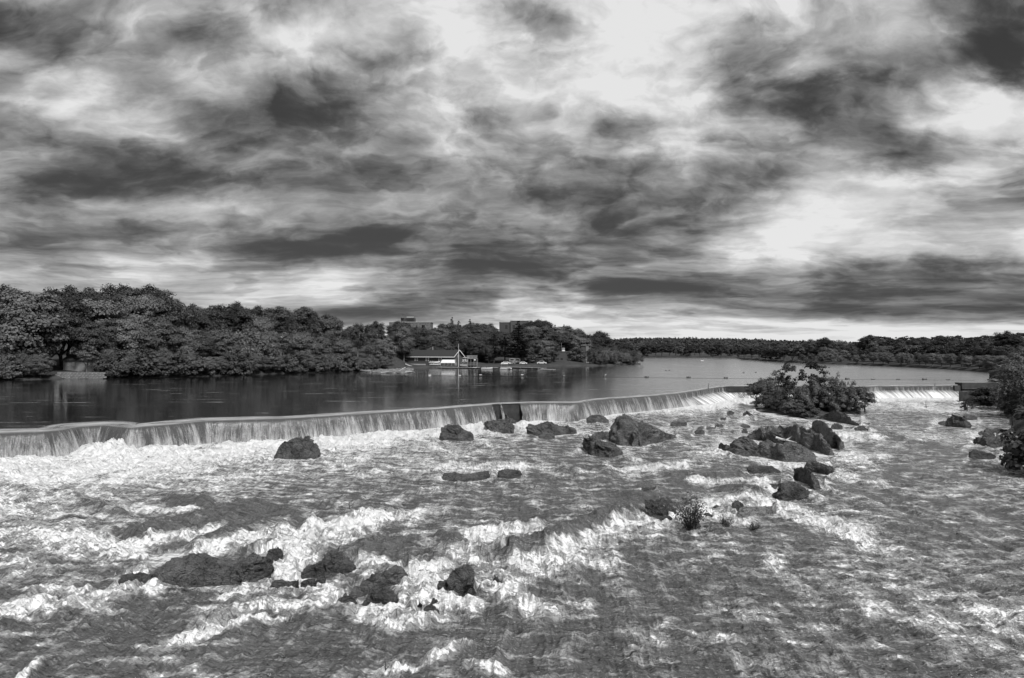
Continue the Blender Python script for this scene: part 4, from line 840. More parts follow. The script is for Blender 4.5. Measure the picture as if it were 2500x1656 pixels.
def row(x0, x1, step, back, topf, keys, rowname, bank, jit=0.3, wf=1.0, dfun=lD, zfun=lz, sky=skyl, clear=None, grp=None, minh=3):
    xs = np.arange(x0, x1, step); n = 0
    for i, x in enumerate(xs):
        x = x + rng.uniform(-jit, jit) * step
        if clear and any(a < x < b_ for a, b_ in clear): continue
        D = float(dfun(x)) + back * rng.uniform(0.85, 1.25); key = keys[int(rng.integers(len(keys)))]
        zb = float(zfun(x, D)) - 0.1; ty = sky(x); ysh = YH + (CZ - zb) / D * F
        ty = ysh - (ysh - ty) * topf * rng.uniform(0.92, 1.02)
        h = CZ - (ty - YH) / F * D - zb
        if h < minh: continue
        tree(key, ((x - CX) / F * D, D, zb), h, wf * rng.uniform(0.9, 1.15), f'{look(key)}, {ordw(n)} from the left, {rowname}, {bank}' if grp is None else grp[0], grp[1] if grp else f'trees of the {rowname} on the {bank}')
        n += 1
ALLK = ['broad0', 'broad1', 'broad2', 'round1', 'spire0', 'broad1']
row(-130, 1000, 50, 46, 1.0, ALLK, 'back row', 'left bank', wf=1.0)
row(-110, 985, 54, 26, 0.86, ['broad0', 'broad2', 'round0', 'round1', 'airy0', 'spire0', 'light0'], 'middle row', 'left bank', wf=0.95)
row(-120, 960, 48, 8, 0.60, ['light0', 'light1', 'round0', 'airy1', 'willow0', 'light1', 'broad0'], 'front row', 'left bank', wf=1.05, clear=[(50, 120), (150, 190)])
row(-110, 950, 27, 0.8, 0.28, ['bush0', 'light0', 'willow0', 'bush1', 'light1'], 'waterside row', 'left bank', wf=1.15, clear=[(110, 262)])
for px_, bk_, tp_, k_, wf_, lb_ in [(62, 9, 700, 'light1', 1.25, 'biggest pale-topped tree at the left edge, crown hanging over the bank'), (150, 17, 705, 'broad1', 1.2, 'dark tree rising right behind the pale cottage'), (2, 4, 840, 'light0', 1.2, 'low pale tree at the very left edge over the water'), (120, 11, 742, 'broad2', 1.25, 'leafy tree overhanging the left end of the pale cottage'), (212, 2.5, 838, 'airy1', 1.15, 'small thin-stemmed tree in front of the right end of the cottage'), (265, 3, 850, 'light0', 1.2, 'small pale tree just right of the stone embankment'), (236, 18, 730, 'round0', 1.15, 'pale domed tree above the cottage on the right'), (545, 34, 741, 'broad1', 1.3, 'dark tree filling the dip in the wood, mid left bank'), (538, 14, 800, 'light0', 1.3, 'pale tree below the dip in the wood, mid left bank'), (98, 2.0, 895, 'bush0', 2.2, 'low bush at the water edge left of the stone embankment')]:
    D_ = float(lD(px_)) + bk_; zb_ = float(lz(px_, D_)) - .1; tree(k_, ((px_ - CX) / F * D_, D_, zb_), CZ - (tp_ - YH) / F * D_ - zb_, wf_, lb_)
# the wood around and behind the boathouse
row(985, 1475, 26, 110, 1.0, ['broad0', 'broad1', 'round1', 'broad2', 'pine0', 'broad1'], 'back row', 'hill behind the boathouse', wf=1.15, clear=[(1222, 1262)])
row(975, 1490, 25, 80, 0.93, ['broad0', 'broad2', 'round1', 'broad1', 'light1'], 'third row', 'hill behind the boathouse', wf=1.25)
row(975, 1215, 20, 46, 0.72, ['broad0', 'broad2', 'round1', 'broad1'], 'middle row', 'slope behind the boathouse', wf=1.25)
row(990, 1200, 20, 36, 0.45, ['bush1', 'light0', 'broad2'], 'lowest row', 'slope behind the boathouse', wf=1.5)
row(1265, 1500, 21, 46, 0.78, ['airy0', 'round1', 'light0', 'broad2', 'round0'], 'middle row', 'slope right of the boathouse', wf=1.15)
row(1150, 1500, 20, 30, 0.52, ['round1', 'broad2', 'light1', 'round0', 'bush1'], 'lower row', 'slope right of the boathouse', wf=1.15, clear=[(1195, 1260), (1350, 1392), (1420, 1445)])
row(1275, 1345, 17, 34, 0.25, ['bush1', 'bush0'], 'bushy edge', 'slope right of the boathouse', wf=1.6)
for px_, tp_, bk_, k_, h_, lb_ in [(1265, 783, 14, 'pine0', 1.25, 'tallest dark pine, standing alone right of the hilltop building'), (1205, 815, 16, 'pine1', 1.3, 'lower dark pine left of the tallest pine'), (1232, 822, 18, 'pine0', 1.4, 'dense dark pine between the two taller pines'), (1160, 812, 22, 'round1', 1.3, 'spreading pale tree left of the pines'), (1104, 774, 90, 'pine1', .9, 'pine poking above the wood behind the boathouse roof'), (1147, 779, 92, 'pine0', .9, 'second pine poking above the wood, right of the first'), (1462, 806, 40, 'broad1', 1.4, 'big black round tree on the wooded point'), (1440, 822, 36, 'broad1', 1.2, 'black tree just left of the big round one on the point')]:
    D_ = float(lD(px_)) + bk_ + 12; zb_ = float(lz(px_, D_)) - .1; tree(k_, (xq(px_, D_), D_, zb_), CZ - (tp_ - YH) / F * D_ - zb_, h_, lb_)
row(1440, 1560, 16, 5, 0.62, ['round0', 'light0', 'bush1', 'willow0'], 'waterside row', 'wooded point', wf=1.3, sky=lambda x: np.interp(x, [1440, 1500, 1560], [828, 832, 850]), clear=[(1430, 1446)])
row(1400, 1556, 16, 12, 0.8, ['round1', 'broad2', 'light1'], 'back row', 'wooded point', wf=1.3, sky=lambda x: np.interp(x, [1400, 1500, 1560], [828, 834, 848]), clear=[(1400, 1446)])
# far shore, right bank
FS = [(1380,838),(1500,836),(1620,838),(1700,840),(1800,842),(1900,838),(1950,837),(1975,832),(1990,826),(2005,823),(2022,826),(2035,832),(2045,838),(2080,836),(2100,830),(2120,822),(2150,818),(2200,817),(2260,814),(2330,816),(2380,817),(2440,812),(2460,811),(2520,809),(2700,800),(3200,780)]
skf = lambda px: lerp_poly(FS, px)
FG = ('dark rounded tree in the wood along the far shore of the pool', 'trees along the far shore')
FK = ['far0', 'far1', 'far2', 'far3']
row(1470, 1960, 16, 6, 0.86, FK, '', '', dfun=fDd, zfun=fz, sky=skf, grp=FG, wf=1.25)
WV, WF, wo = [], [], 0
def wood_row(x0, x1, step, back, topf):
    global wo
    for x in np.arange(x0, x1, step):
        x = x + rng.uniform(-.4, .4) * step; D = float(fDd(x)) + back * rng.uniform(.85, 1.25); zb = float(fz(x, D)); ysh = YH + (CZ - zb) / D * F; ty = ysh - (ysh - skf(x)) * topf * rng.uniform(.84, 1.05); h = CZ - (ty - YH) / F * D - zb
        me_ = TREES[FK[int(rng.integers(4))]][0]; v = np.empty(len(me_.vertices) * 3, np.float32); me_.vertices.foreach_get('co', v); v = v.reshape(-1, 3) * h / 20 * np.array([1.3, 1.3, 1]); an = rng.uniform(0, 6.28)
        v = np.stack([v[:, 0] * math.cos(an) - v[:, 1] * math.sin(an), v[:, 0] * math.sin(an) + v[:, 1] * math.cos(an), v[:, 2]], -1) + np.array([(x - CX) / F * D, D, zb]); WV.append(v); WF.append(np.arange(len(v)).reshape(-1, 4) + wo); wo += len(v)
wood_row(1470, 1960, 14, 45, 0.97); wood_row(1470, 1960, 14, 110, 1.0); wood_row(1960, 2560, 20, 130, 1.0); wood_row(1965, 2560, 22, 80, .9)
me = np_mesh('wood_behind', np.concatenate(WV), np.concatenate(WF), False, M_DARK); tag(link('wood', me), 'dense wood filling in behind the shoreline trees across the pool', None, None, 'stuff')
RK_ = ['far1', 'far3', 'round1', 'light1', 'round0', 'broad2', 'far0']
row(1965, 2560, 24, 60, 0.83, ['far0', 'far1', 'round1', 'broad2', 'broad0'], 'back row', 'right bank of the pool', dfun=fDd, zfun=fz, sky=skf, wf=1.2)
row(1965, 2560, 23, 26, 0.64, RK_, 'second row', 'right bank of the pool', dfun=fDd, zfun=fz, sky=skf, wf=1.2)
row(1965, 2560, 21, 5, 0.42, ['light0', 'round0', 'light1', 'willow0', 'round1', 'far1'], 'waterside row', 'right bank of the pool', dfun=fDd, zfun=fz, sky=skf, wf=1.2)
row(1815, 1965, 17, 8, 0.8, ['far1', 'far3', 'far0'], 'waterside row', 'spit across the pool', dfun=fDd, zfun=fz, sky=skf, wf=1.2)
for px_, tp_, bk_, k_, w_, lb_ in [(2012, 822, 30, 'broad1', 1.25, 'tall dark round tree standing above the right end of the far shore'), (1986, 827, 34, 'broad0', 1.2, 'tree just left of the tall round one on the far shore'), (2040, 829, 30, 'airy0', 1.2, 'open-crowned tree just right of the tall round one on the far shore'), (2118, 817, 60, 'broad2', 1.2, 'high tree at the start of the right bank rise'), (2462, 806, 60, 'broad1', 1.3, 'high dark tree near the right edge of the far wood'), (1905, 832, 20, 'round1', 1.2, 'rounded tree poking above the spit across the pool'), (1760, 834, 18, 'broad2', 1.3, 'rounded tree standing out on the far shore beyond the floats')]:
    D_ = float(fDd(px_)) + bk_; zb_ = float(fz(px_, D_)); tree(k_, ((px_ - CX) / F * D_, D_, zb_), CZ - (tp_ - YH) / F * D_ - zb_, w_, lb_)
# canopy of the ridge beyond: tree tops nobody could count
n = 5200; px = rng.uniform(1200, 2700, n); big_ = rng.uniform(.45, 1.7, (n, 1, 1)); D = rng.uniform(1150, 2700, n)
hzp = np.interp(px, gx, CZ - (ridge_y - YH) / F * 2500 - 9) * sstep(1100, 2500, D)
C = np.stack([(px - CX) / F * D, D, hzp + 3 + rng.uniform(0, 4, n)], -1)
P_ = []; 
base_ = sph(14); base_[:, 2] = np.abs(base_[:, 2])
Cx = (C[:, None] + base_[None] * np.array([[[6, 6, 5.5]]]) * big_ * rng.uniform(.8, 1.2, (n, 14, 1))).reshape(-1, 3); Nx = np.broadcast_to(base_, (n, 14, 3)).reshape(-1, 3) + rng.normal(size=(n * 14, 3)) * .3
V_, F_ = quads(Cx, Nx, 5.0); me = np_mesh('distant_wood', V_, F_, False, M_DARK); tag(link('distant_wood', me), 'unbroken dark wood covering the far ridge', None, None, 'stuff')
# ------------------------------------------------------------------ the weir's masonry
M_WET = simple('wet_dark_concrete', 0.035, 0.5, 0.5, 1.2, 0.8); M_CONC = simple('weathered_concrete', 0.12, 0.85, 0.45, 0.8, 0.5); M_CONCD = simple('stained_concrete', 0.055, 0.8, 0.5, 0.9, 0.5)
M_WHITE = simple('white_paint', 0.72, 0.5, 0.08); M_PALE = simple('pale_siding', 0.30, 0.7, 0.2, 1.0, 0.2); M_GREYW = simple('grey_clapboard', 0.085, 0.75, 0.12, 1.5, 0.2)
M_ROOF = simple('dark_shingle', 0.028, 0.85, 0.3, 4.0, 0.5); M_DARK_ = simple('black_metal', 0.02, 0.5, 0.2); M_GLASS = simple('dark_glass', 0.02, 0.08, 0.2, 1.0, 0, 0.6)
M_WOOD = simple('grey_timber', 0.26, 0.85, 0.4, 3.0, 0.4); M_WOODL = simple('bleached_driftwood', 0.50, 0.9, 0.35, 4.0, 0.4); M_BRICK = simple('dark_brick', 0.07, 0.85, 0.3, 3.0, 0.3); M_STONE = simple('old_stone', 0.2, 0.9, 0.5, 2.0, 0.8)
M_TARP = simple('white_tarp', 0.66, 0.6, 0.06); M_METAL = simple('pale_metal', 0.35, 0.4, 0.15); M_RUBBER = simple('rubber', 0.02, 0.7, 0.2)
m0 = np.searchsorted(cx, -700)
sel = np.arange(0, len(cx), 2); A_ = cp[sel]; N_ = nrm[sel]; X_ = cx[sel]
def ribbon(name, prof, idx, mat, parent):
    V = np.array([[(A_[i] + N_[i] * o).tolist() + [z] for i in idx] for o, z in prof]); return link(name, np_mesh(name, V.reshape(-1, 3), grid_faces(len(prof), len(idx)), False, mat), None, parent)
weir = empty('weir', (0, 0, 0), 'long curving weir of dark masonry holding back the pool, mostly hidden under falling water', 'weir')
ribbon('wall', [(-1.6, -4.0), (-1.5, -0.32), (0.02, -0.34), (0.10, -3.6)], np.arange(len(sel)), M_WET, weir)
ia = np.where((X_ > 1710))[0]
ribbon('apron', [(0.12, -1.9), (0.25, -1.85), (1.6, -2.3), (2.6, -2.8), (2.9, -3.6)], ia, M_WET, weir)
for px_, py_, h_ in ((1729, 945, 0.95), (2282, 941, 0.5)):
    p = np.interp(px_, cx, cp[:, 0]), np.interp(px_, cx, cp[:, 1])
    tag(MB().tube([(0, 0, -0.6), (0.05, 0, h_ * .4), (0.14, 0, h_)], [0.07, 0.06, 0.03], 6).build('post', M_DARK_, None, (p[0], p[1], 0)), 'thin leaning stake on the crest of the weir' if px_ < 2000 else 'short stub of a post on the right-hand weir crest', 'post')
# abutment at the right end
xa = lambda px, D: (px - CX) / F * D
ab = empty('abutment', (xa(2346, 171), 170.5, -2.8), 'dark concrete abutment wall with a ledge at the right end of the weir', 'abutment')
MB().box(0, 9.6, 0, 2.5, 0, 2.05).build('wall', M_CONCD, ab); MB().box(-0.1, 9.8, -0.15, 2.6, 2.052, 3.15).build('cap_wall', M_CONCD, ab)
MB().box(-0.15, 13.5, -0.35, 0, 1.9, 2.05).build('ledge', M_CONC, ab); MB().box(-0.2, 9.9, -0.25, 2.7, 3.152, 3.25).build('coping', M_CONC, ab)
MB().box(-1.6, -0.12, 0.2, 2.0, 0, 2.6).build('stub_wall', M_CONCD, ab); MB().box(9.9, 17, 3.0, 3.6, 0, 3.7).build('wing_wall', M_CONC, ab)
ab2 = empty('retaining_wall', (xa(2393, 146), 146, -3.2), 'pale stained concrete wall standing in the water by the right bank bushes', 'wall')
MB().box(0, 7.0, 0, 0.6, 0, 2.75).build('wall', M_CONC, ab2); MB().box(0, 0.6, 0.602, 7, 0, 2.75).build('side_wall', M_CONC, ab2); MB().box(-0.08, 7.1, -0.1, 0.7, 2.752, 2.9).build('coping', M_CONC, ab2)
MB().box(0.02, 7, -0.06, -0.001, 0.9, 1.15).build('waterline_band', M_CONCD, ab2)

# ------------------------------------------------------------------ boathouse
def fr(name, px, D, z, rz, label, cat, group=None): return empty(name, (xa(px, D), D, z), label, cat, group, rz)
bh = fr('boathouse', 1107, 330, 1.25, R(-25), 'long low grey boathouse with a dark roof and white-trimmed windows', 'boathouse')
L_, W_, E_, RZ_ = 24.5, 8.6, 3.75, 6.4
MB().prism([(-L_, -0.8), (0, -0.8), (0, E_), (-L_, E_)], 0, W_).build('wall', M_GREYW, bh)
gw = MB(); gw.add([(0.004, 0, E_), (0.004, W_, E_), (0.004, W_ / 2, RZ_ - 0.1), (-0.4, 0, E_), (-0.4, W_, E_), (-0.4, W_ / 2, RZ_ - 0.1)], [(0, 1, 2), (3, 5, 4), (0, 3, 4, 1), (1, 4, 5, 2), (2, 5, 3, 0)]); gw.build('gable_wall', M_GREYW, bh)
s = (RZ_ - E_) / (W_ / 2); o = 0.7
rf = MB().add([(-L_ - .5, -o, E_ - o * s), (0.7, -o, E_ - o * s), (0.7, W_ / 2, RZ_), (-L_ - .5, W_ / 2, RZ_), (-L_ - .5, W_ + o, E_ - o * s), (0.7, W_ + o, E_ - o * s)] + [(x, y, z + 0.18) for x, y, z in [(-L_ - .5, -o, E_ - o * s), (0.7, -o, E_ - o * s), (0.7, W_ / 2, RZ_), (-L_ - .5, W_ / 2, RZ_), (-L_ - .5, W_ + o, E_ - o * s), (0.7, W_ + o, E_ - o * s)]],
    [(0, 3, 2, 1), (3, 4, 5, 2), (6, 7, 8, 9), (9, 8, 11, 10), (0, 1, 7, 6), (4, 10, 11, 5), (0, 6, 9, 3), (3, 9, 10, 4), (1, 2, 8, 7), (2, 5, 11, 8)]); rf = rf.build('roof', M_ROOF, bh)
MB().box(-L_ - .52, 0.74, -o - 0.12, -o - 0.005, E_ - o * s - 0.12, E_ - o * s + 0.2).build('eave_board', M_WHITE, rf)
MB().add([(0.71, -o, E_ - o * s + .0), (0.71, -o, E_ - o * s + .2), (0.71, W_ / 2, RZ_ + .22), (0.71, W_ / 2, RZ_ - .15), (0.85, -o, E_ - o * s - .15), (0.85, -o, E_ - o * s + .2), (0.85, W_ / 2, RZ_ + .22), (0.85, W_ / 2, RZ_ - .15)], [(0,1,2,3),(7,6,5,4),(0,4,5,1),(1,5,6,2),(2,6,7,3),(3,7,4,0)]).build('bargeboard', M_WHITE, rf)
MB().add([(0.71, W_ / 2, RZ_ - .15), (0.71, W_ / 2, RZ_ + .22), (0.71, W_ + o, E_ - o * s + .2), (0.71, W_ + o, E_ - o * s - .15), (0.85, W_ / 2, RZ_ - .15), (0.85, W_ / 2, RZ_ + .22), (0.85, W_ + o, E_ - o * s + .2), (0.85, W_ + o, E_ - o * s - .15)], [(0,1,2,3),(7,6,5,4),(0,4,5,1),(1,5,6,2),(2,6,7,3),(3,7,4,0)]).build('bargeboard', M_WHITE, rf)
def window(parent, x, z, wd, ht, y=-0.04, shut=True, flip=False):
    fm_ = MB().box(-wd/2, -wd/2+.08, 0, .06, 0, ht).box(wd/2-.08, wd/2, 0, .06, 0, ht).box(-wd/2+.08, wd/2-.08, 0, .06, ht-.09, ht).box(-wd/2+.08, wd/2-.08, 0, .06, 0, .09).box(-.03, .03, .0, .04, .09, ht-.09).build('window', M_WHITE, parent, (x, y, z))
    MB().box(-wd/2+.08, wd/2-.08, .041, .055, .09, ht-.09).build('pane', M_GLASS, fm_)
    if shut:
        for q in (-1, 1):
            MB().prism([(q*(wd/2+.02), -.05), (q*(wd/2+.45), -.05), (q*(wd/2+.45), ht*.85), (q*(wd/2+.3), ht+.1), (q*(wd/2+.02), ht+.12)], -0.03, .03).build('shutter', M_WHITE, fm_)
    return fm_
for wx_ in (-19.5, -13.6, -6.9): window(bh, wx_, 1.55, 0.9, 1.5)
gwin = MB().box(0.03, 0.1, W_/2-.45, W_/2+.45, 3.2, 4.3).build('window', M_WHITE, bh); MB().box(0.101, 0.12, W_/2-.33, W_/2+.33, 3.3, 4.2).build('pane', M_GLASS, gwin)
MB().box(0.005, 0.07, 1.0, 2.2, 0, 2.3).build('door', M_PALE, bh); MB().box(-L_, -14, -1.2, -0.9, -.5, 0.2).build('plinth_beam', M_WOODL, bh)
MB().box(-13.5, -13.2, 4.2, 4.5, RZ_ - .3, RZ_ + 1.6).build('vent_pipe', M_METAL, bh)
wg = fr('annex', 1123, 341, 1.3, 0, 'small grey annex with a white eave line behind the flagpole', 'building')
MB().box(0, 3.9, 0, 4, 0, 2.9).build('wall', M_GREYW, wg); MB().prism([(-.4, 2.902), (4.2, 2.902), (3.9, 3.8), (0, 3.8)], -.4, 4.3).build('roof', M_ROOF, wg); MB().box(-1.4, 4.2, -.55, -.42, 2.86, 3.08).build('eave_board', M_WHITE, wg)
for k in (0.9, 2.9): window(wg, k, 1.1, 0.6, 1.1, -0.05)
# flagpole
fp = fr('flagpole', 1119.5, 323, 0.3, 0, 'tall white flagpole standing in front of the boathouse gable', 'flagpole')
MB().tube([(0, 0, 0), (0, 0, 5), (0, 0, 10.0)], [0.09, 0.08, 0.05], 8).build('pole', M_WHITE, fp); MB().tube([(0, 0, 10), (0, 0, 10.15)], [0.13, 0.10], 8).build('finial', M_WHITE, fp); MB().box(-.25, .25, -.25, .25, -.3, 0.05).build('base', M_CONC, fp)
# viewing deck with stairs
dk = fr('deck_tower', 1140.5, 325, 0.2, 0, 'two-storey timber deck with slatted top and open posts right of the boathouse', 'deck')
for x in (0.05, 1.5, 2.9, 4.25):
    for y in (0, 2.6): MB().box(x, x + .16, y, y + .16, -0.6, 3.95).build('post', M_WOOD, dk)
MB().box(-.1, 4.5, -.1, 2.9, 3.7, 3.82).build('upper_floor', M_WOOD, dk); MB().box(-.1, 4.5, -.1, 2.9, 0.9, 1.0).build('lower_floor', M_WOOD, dk)
pk = MB().box(0, .22, -.06, -.02, 3.83, 5.1).mesh('plank', M_WOOD)
for i in range(16): link('plank', pk, None, dk, (-.05 + i * .285, -.08, 0))
MB().box(-.1, 4.5, -.14, -.09, 5.05, 5.2).build('handrail', M_WOOD, dk); MB().box(1.55, 4.3, -.05, 0, 1.9, 2.0).build('handrail', M_WOOD, dk); MB().box(3.0, 3.75, -.2, -.12, 3.0, 3.5).build('sign_board', M_WHITE, dk)
st_ = fr('staircase', 1127, 325.4, 0.2, 0, 'open wooden staircase climbing to the right up to the deck', 'stairs')
for q in (0, 1.0): MB().add([(0, q, 1.2), (0, q, 1.0), (2.6, q, 3.55), (2.6, q, 3.8), (0, q+.08, 1.2), (0, q+.08, 1.0), (2.6, q+.08, 3.55), (2.6, q+.08, 3.8)], [(0,1,2,3),(7,6,5,4),(0,4,5,1),(1,5,6,2),(2,6,7,3),(3,7,4,0)]).build('stringer', M_WOOD, st_)
MB().tube([(0, 0, 2.2), (2.6, 0, 4.75)], .06).build('handrail', M_WOODL, st_)
tm = MB().box(0, .26, .09, .99, 0, .05).mesh('step', M_WOOD)
for i in range(9): link('step', tm, None, st_, (.12 + i * .28, 0, 1.25 + i * .275))
MB().box(0, .12, 0, .12, -.3, 1.1).build('post', M_WOOD, st_); MB().box(0, .12, .9, 1.02, -.3, 1.1).build('post', M_WOOD, st_)
# tent
tn = fr('canopy_tent', 1075, 325.5, 0.35, R(-6), 'white peaked canopy shelter on thin posts in front of the boathouse', 'canopy')
MB().add([(0, 0, 1.75), (6.7, 0, 1.75), (6.1, 1.6, 3.15), (0.6, 1.6, 3.15), (0, 3.2, 1.75), (6.7, 3.2, 1.75)] + [(0, 0, 1.70), (6.7, 0, 1.70), (6.1, 1.6, 3.08), (0.6, 1.6, 3.08), (0, 3.2, 1.70), (6.7, 3.2, 1.70)], [(0,1,2,3),(3,2,5,4),(6,9,8,7),(9,10,11,8),(0,6,7,1),(4,5,11,10),(0,3,9,6),(3,4,10,9),(1,7,8,2),(2,8,11,5)]).build('roof', M_TARP, tn)
for x in (0.1, 1.7, 3.4, 5.0, 6.6):
    for y in (0.05, 3.15): MB().box(x, x + .08, y, y + .08, -.35, 1.75).build('post', M_WHITE, tn)
for x in (.6, 2.3, 4.0): MB().box(x, x + 1.0, .8, 1.6, 0, 0.75).build('bench', M_WOOD, tn)
# boats
def hull_mesh(L, Bm, H, mat, nm='hull', n=14):
    rows_ = []
    for i in range(n):
        u = i / (n - 1); w_ = Bm / 2 * (1 - max(0, (u - 0.45) / 0.55) ** 2.2) * (0.9 + 0.1 * min(1, u * 5)); sh = H * (1 + 0.35 * u * u); kz = 0.0 + 0.55 * H * max(0, (u - .6) / .4) ** 2
        rows_.append([(u * L, -w_, sh), (u * L, -w_ * .92, H * .45 + kz * .4), (u * L, -w_ * .45, .04 + kz), (u * L, 0, kz), (u * L, w_ * .45, .04 + kz), (u * L, w_ * .92, H * .45 + kz * .4), (u * L, w_, sh), (u * L, w_ * .8, sh - .02), (u * L, 0, sh - .05 * H), (u * L, -w_ * .8, sh - .02)])
    V = np.array(rows_).reshape(-1, 3); Fq = grid_faces(n, 10, True); me = np_mesh(nm, V, Fq, False, mat)
    m = MB(); m.v = [tuple(v) for v in V]; m.f = [tuple(f) for f in Fq.tolist()] + [tuple(range(9, -1, -1)), tuple((n - 1) * 10 + j for j in range(10))]; return m.mesh(nm, mat)
def motorboat(px, D, z, L, rz, label, bimini=False, wind=True, motor=True, group=None, mat=None):
    e = fr('motorboat', px, D, z, rz, label, 'boat', group); H = .62
    link('hull', hull_mesh(L, L * .38, H, mat or M_WHITE), None, e)
    MB().box(L * .03, L * .42, -L * .12, L * .12, H * 1.0, H * 1.02 + .02).build('cockpit_floor', M_DARK_, e)
    if wind: MB().prism([(L * .48, H * 1.0), (L * .50, H * 1.0), (L * .44, H + .5), (L * .42, H + .5)], -L * .15, L * .15).build('windshield', M_GLASS, e)
    for x in (.12, .3): MB().box(L * x, L * x + .4, -L * .12, L * .12, H * 1.04, H + .35).build('seat', M_PALE, e)
    if motor: MB().box(-.35, .05, -.2, .2, .3, 1.15).box(-.3, -.12, -.08, .08, -.5, .3).build('outboard_motor', M_DARK_, e)
    if bimini:
        for x in (.12, .62):
            for q in (-1, 1): MB().tube([(L * x, q * L * .15, H), (L * x, q * L * .15, H + 1.75)], .035).build('canopy_pole', M_METAL, e)
        MB().prism([(L * .06, H + 1.72), (L * .7, H + 1.72), (L * .66, H + 1.9), (L * .1, H + 1.9)], -L * .18, L * .18).build('canopy', M_TARP, e)
        MB().box(L * .05, L * .95, -L * .19, -L * .18, H, H + .6).box(L * .05, L * .95, L * .18, L * .19, H, H + .6).build('side_rail', M_METAL, e)
    return e
motorboat(1174.5, 302, -0.12, 4.7, R(8), 'white open runabout with a black outboard moored at the dock end')
motorboat(1220, 294, -0.1, 4.8, R(5), 'white pontoon-style boat with a flat canopy top at the dock', True)
motorboat(1047, 328, 1.95, 5.0, R(4), 'upper white speedboat of the two stacked beside the canopy shelter', motor=False)
motorboat(1049, 327.4, 0.95, 4.8, R(3), 'lower white boat of the two stacked beside the canopy shelter', wind=False, motor=False)
rk = fr('boat_rack', 1046, 327, 0.3, R(3), 'dark timber rack carrying two stacked boats', 'rack')
for x in (.6, 2.6, 4.4):
    for y in (-.2, 2.1): MB().box(x, x + .12, y, y + .12, -.6, 1.7).build('post', M_WOOD, rk)
    for z in (.55, 1.55): MB().box(x, x + .1, -.2, 2.2, z, z + .1).build('crossbar', M_WOOD, rk)
mb = motorboat(1714, 515, -0.15, 5.2, R(70), 'tiny motorboat running far out on the open pool', motor=False)
tr1 = fr('utility_trailer', 1122.5, 322.5, 0.35, 0, 'pale boxy utility trailer beside the flagpole', 'trailer')
MB().box(0.1, 3.2, 0, 1.5, .35, 1.2).build('body', M_PALE, tr1); MB().tube([(.5, -.1, .3), (.5, .1, .3)], .32, 10).build('wheel', M_RUBBER, tr1); MB().box(-.7, .1, .7, .8, .35, .45).build('drawbar', M_DARK_, tr1)
dg = fr('dinghy', 1152, 318, -.05, 0, 'small white dinghy tied under the timber deck', 'boat'); link('hull', hull_mesh(2.0, .95, .4, M_WHITE), None, dg); MB().box(.7, .9, -.4, .4, .3, .36).build('thwart', M_WOOD, dg)
# docks
def dock(px0, px1, y0, y1, w_, label, z=0.42):
    a = POOL(px0, y0); b = POOL(px1, y1); L = (b - a).length; e = empty('dock', a, label, 'dock', None, math.atan2(b.y - a.y, b.x - a.x))
    n = max(4, int(L / 1.9)); pm = MB().box(0.02, L / n - 0.03, -w_ / 2, w_ / 2, z - .08, z).mesh('plank', M_WOODL)
    for i in range(n): link('plank', pm, None, e, (i * L / n, 0, random.uniform(-.012, .012)))
    for q in (-1, 1): MB().box(0, L, q * w_ * .4 - .15, q * w_ * .4 + .15, -.3, z - .085).build('float', M_DARK_, e)
    for i in range(0, n + 1, 4): MB().tube([(i * L / n, -w_ / 2 - .1, -1), (i * L / n, -w_ / 2 - .1, .75)], .07).build('post', M_WOOD, e)
    return e
dock(1040, 1215, 898.6, 900.6, 1.5, 'long pale dock along the water in front of the boathouse')
dock(1247, 1317, 898.5, 901, 1.3, 'pale floating dock right of the canopied boat')
dock(1318, 1354, 902.8, 903.5, 2.2, 'separate pale raft lying off the grassy bank', .22)
dock(1431, 1498, 892.6, 892.2, 1.5, 'far pale dock below the brick stair tower')
gwy = empty('gangway', POOL(1042, 899.0), 'pale curving gangway sloping up to the left of the boathouse', 'gangway', None, 0)
gp = [(-9.6, 3.0, 1.9), (-8.0, 2.3, 1.25), (-6, 1.5, .75), (-4, .9, .5), (-2, .3, .35), (0, 0, .28)]
for i in range(5):
    a, b = Vector(gp[i]), Vector(gp[i + 1]); MB().add([(a.x, a.y - .7, a.z - .35), (b.x, b.y - .7, b.z - .3), (b.x, b.y - .7, b.z), (a.x, a.y - .7, a.z), (a.x, a.y + .7, a.z - .35), (b.x, b.y + .7, b.z - .3), (b.x, b.y + .7, b.z), (a.x, a.y + .7, a.z)], [(0,1,2,3),(7,6,5,4),(0,4,5,1),(1,5,6,2),(2,6,7,3),(3,7,4,0)]).build('deck_panel', M_WOODL, gwy)
for k, px in enumerate((1446, 1449.5)):
    p = POOL(px, 893.2); tag(MB().tube([(0, 0, -1), (0, 0, 1.7)], .17, 7).build('piling', M_DARK_, None, p), ['left', 'right'][k] + ' one of two dark pilings beside the far dock', 'piling', 'dark pilings by the far dock')
# brick waterside building and stair tower
bb = fr('brick_building', 1351, 388, 0.8, 0, 'low dark brick building with a white rooftop unit among trees', 'building')
MB().box(0, 15.5, 0, 9, 0, 5.8).build('wall', M_BRICK, bb); MB().box(-.15, 15.65, -.15, 9.1, 5.802, 6.1).build('parapet', M_CONC, bb)
MB().box(.9, 2.9, -.05, .1, .3, 2.6).build('garage_opening', M_GLASS, bb); MB().box(3.8, 5.0, -.05, .1, .6, 2.6).build('window', M_GLASS, bb); MB().box(10, 11.3, -.05, .1, .9, 2.4).build('window', M_GLASS, bb)
MB().box(4.7, 6.1, 1, 3, 6.1, 8.1).build('rooftop_unit', M_PALE, bb); MB().box(4.7, 6.1, .9, .99, 6.3, 6.8).build('rooftop_grille', M_WHITE, bb); MB().tube([(4.3, 1, 6.1), (4.3, 1, 10.6)], .06).build('antenna', M_METAL, bb)
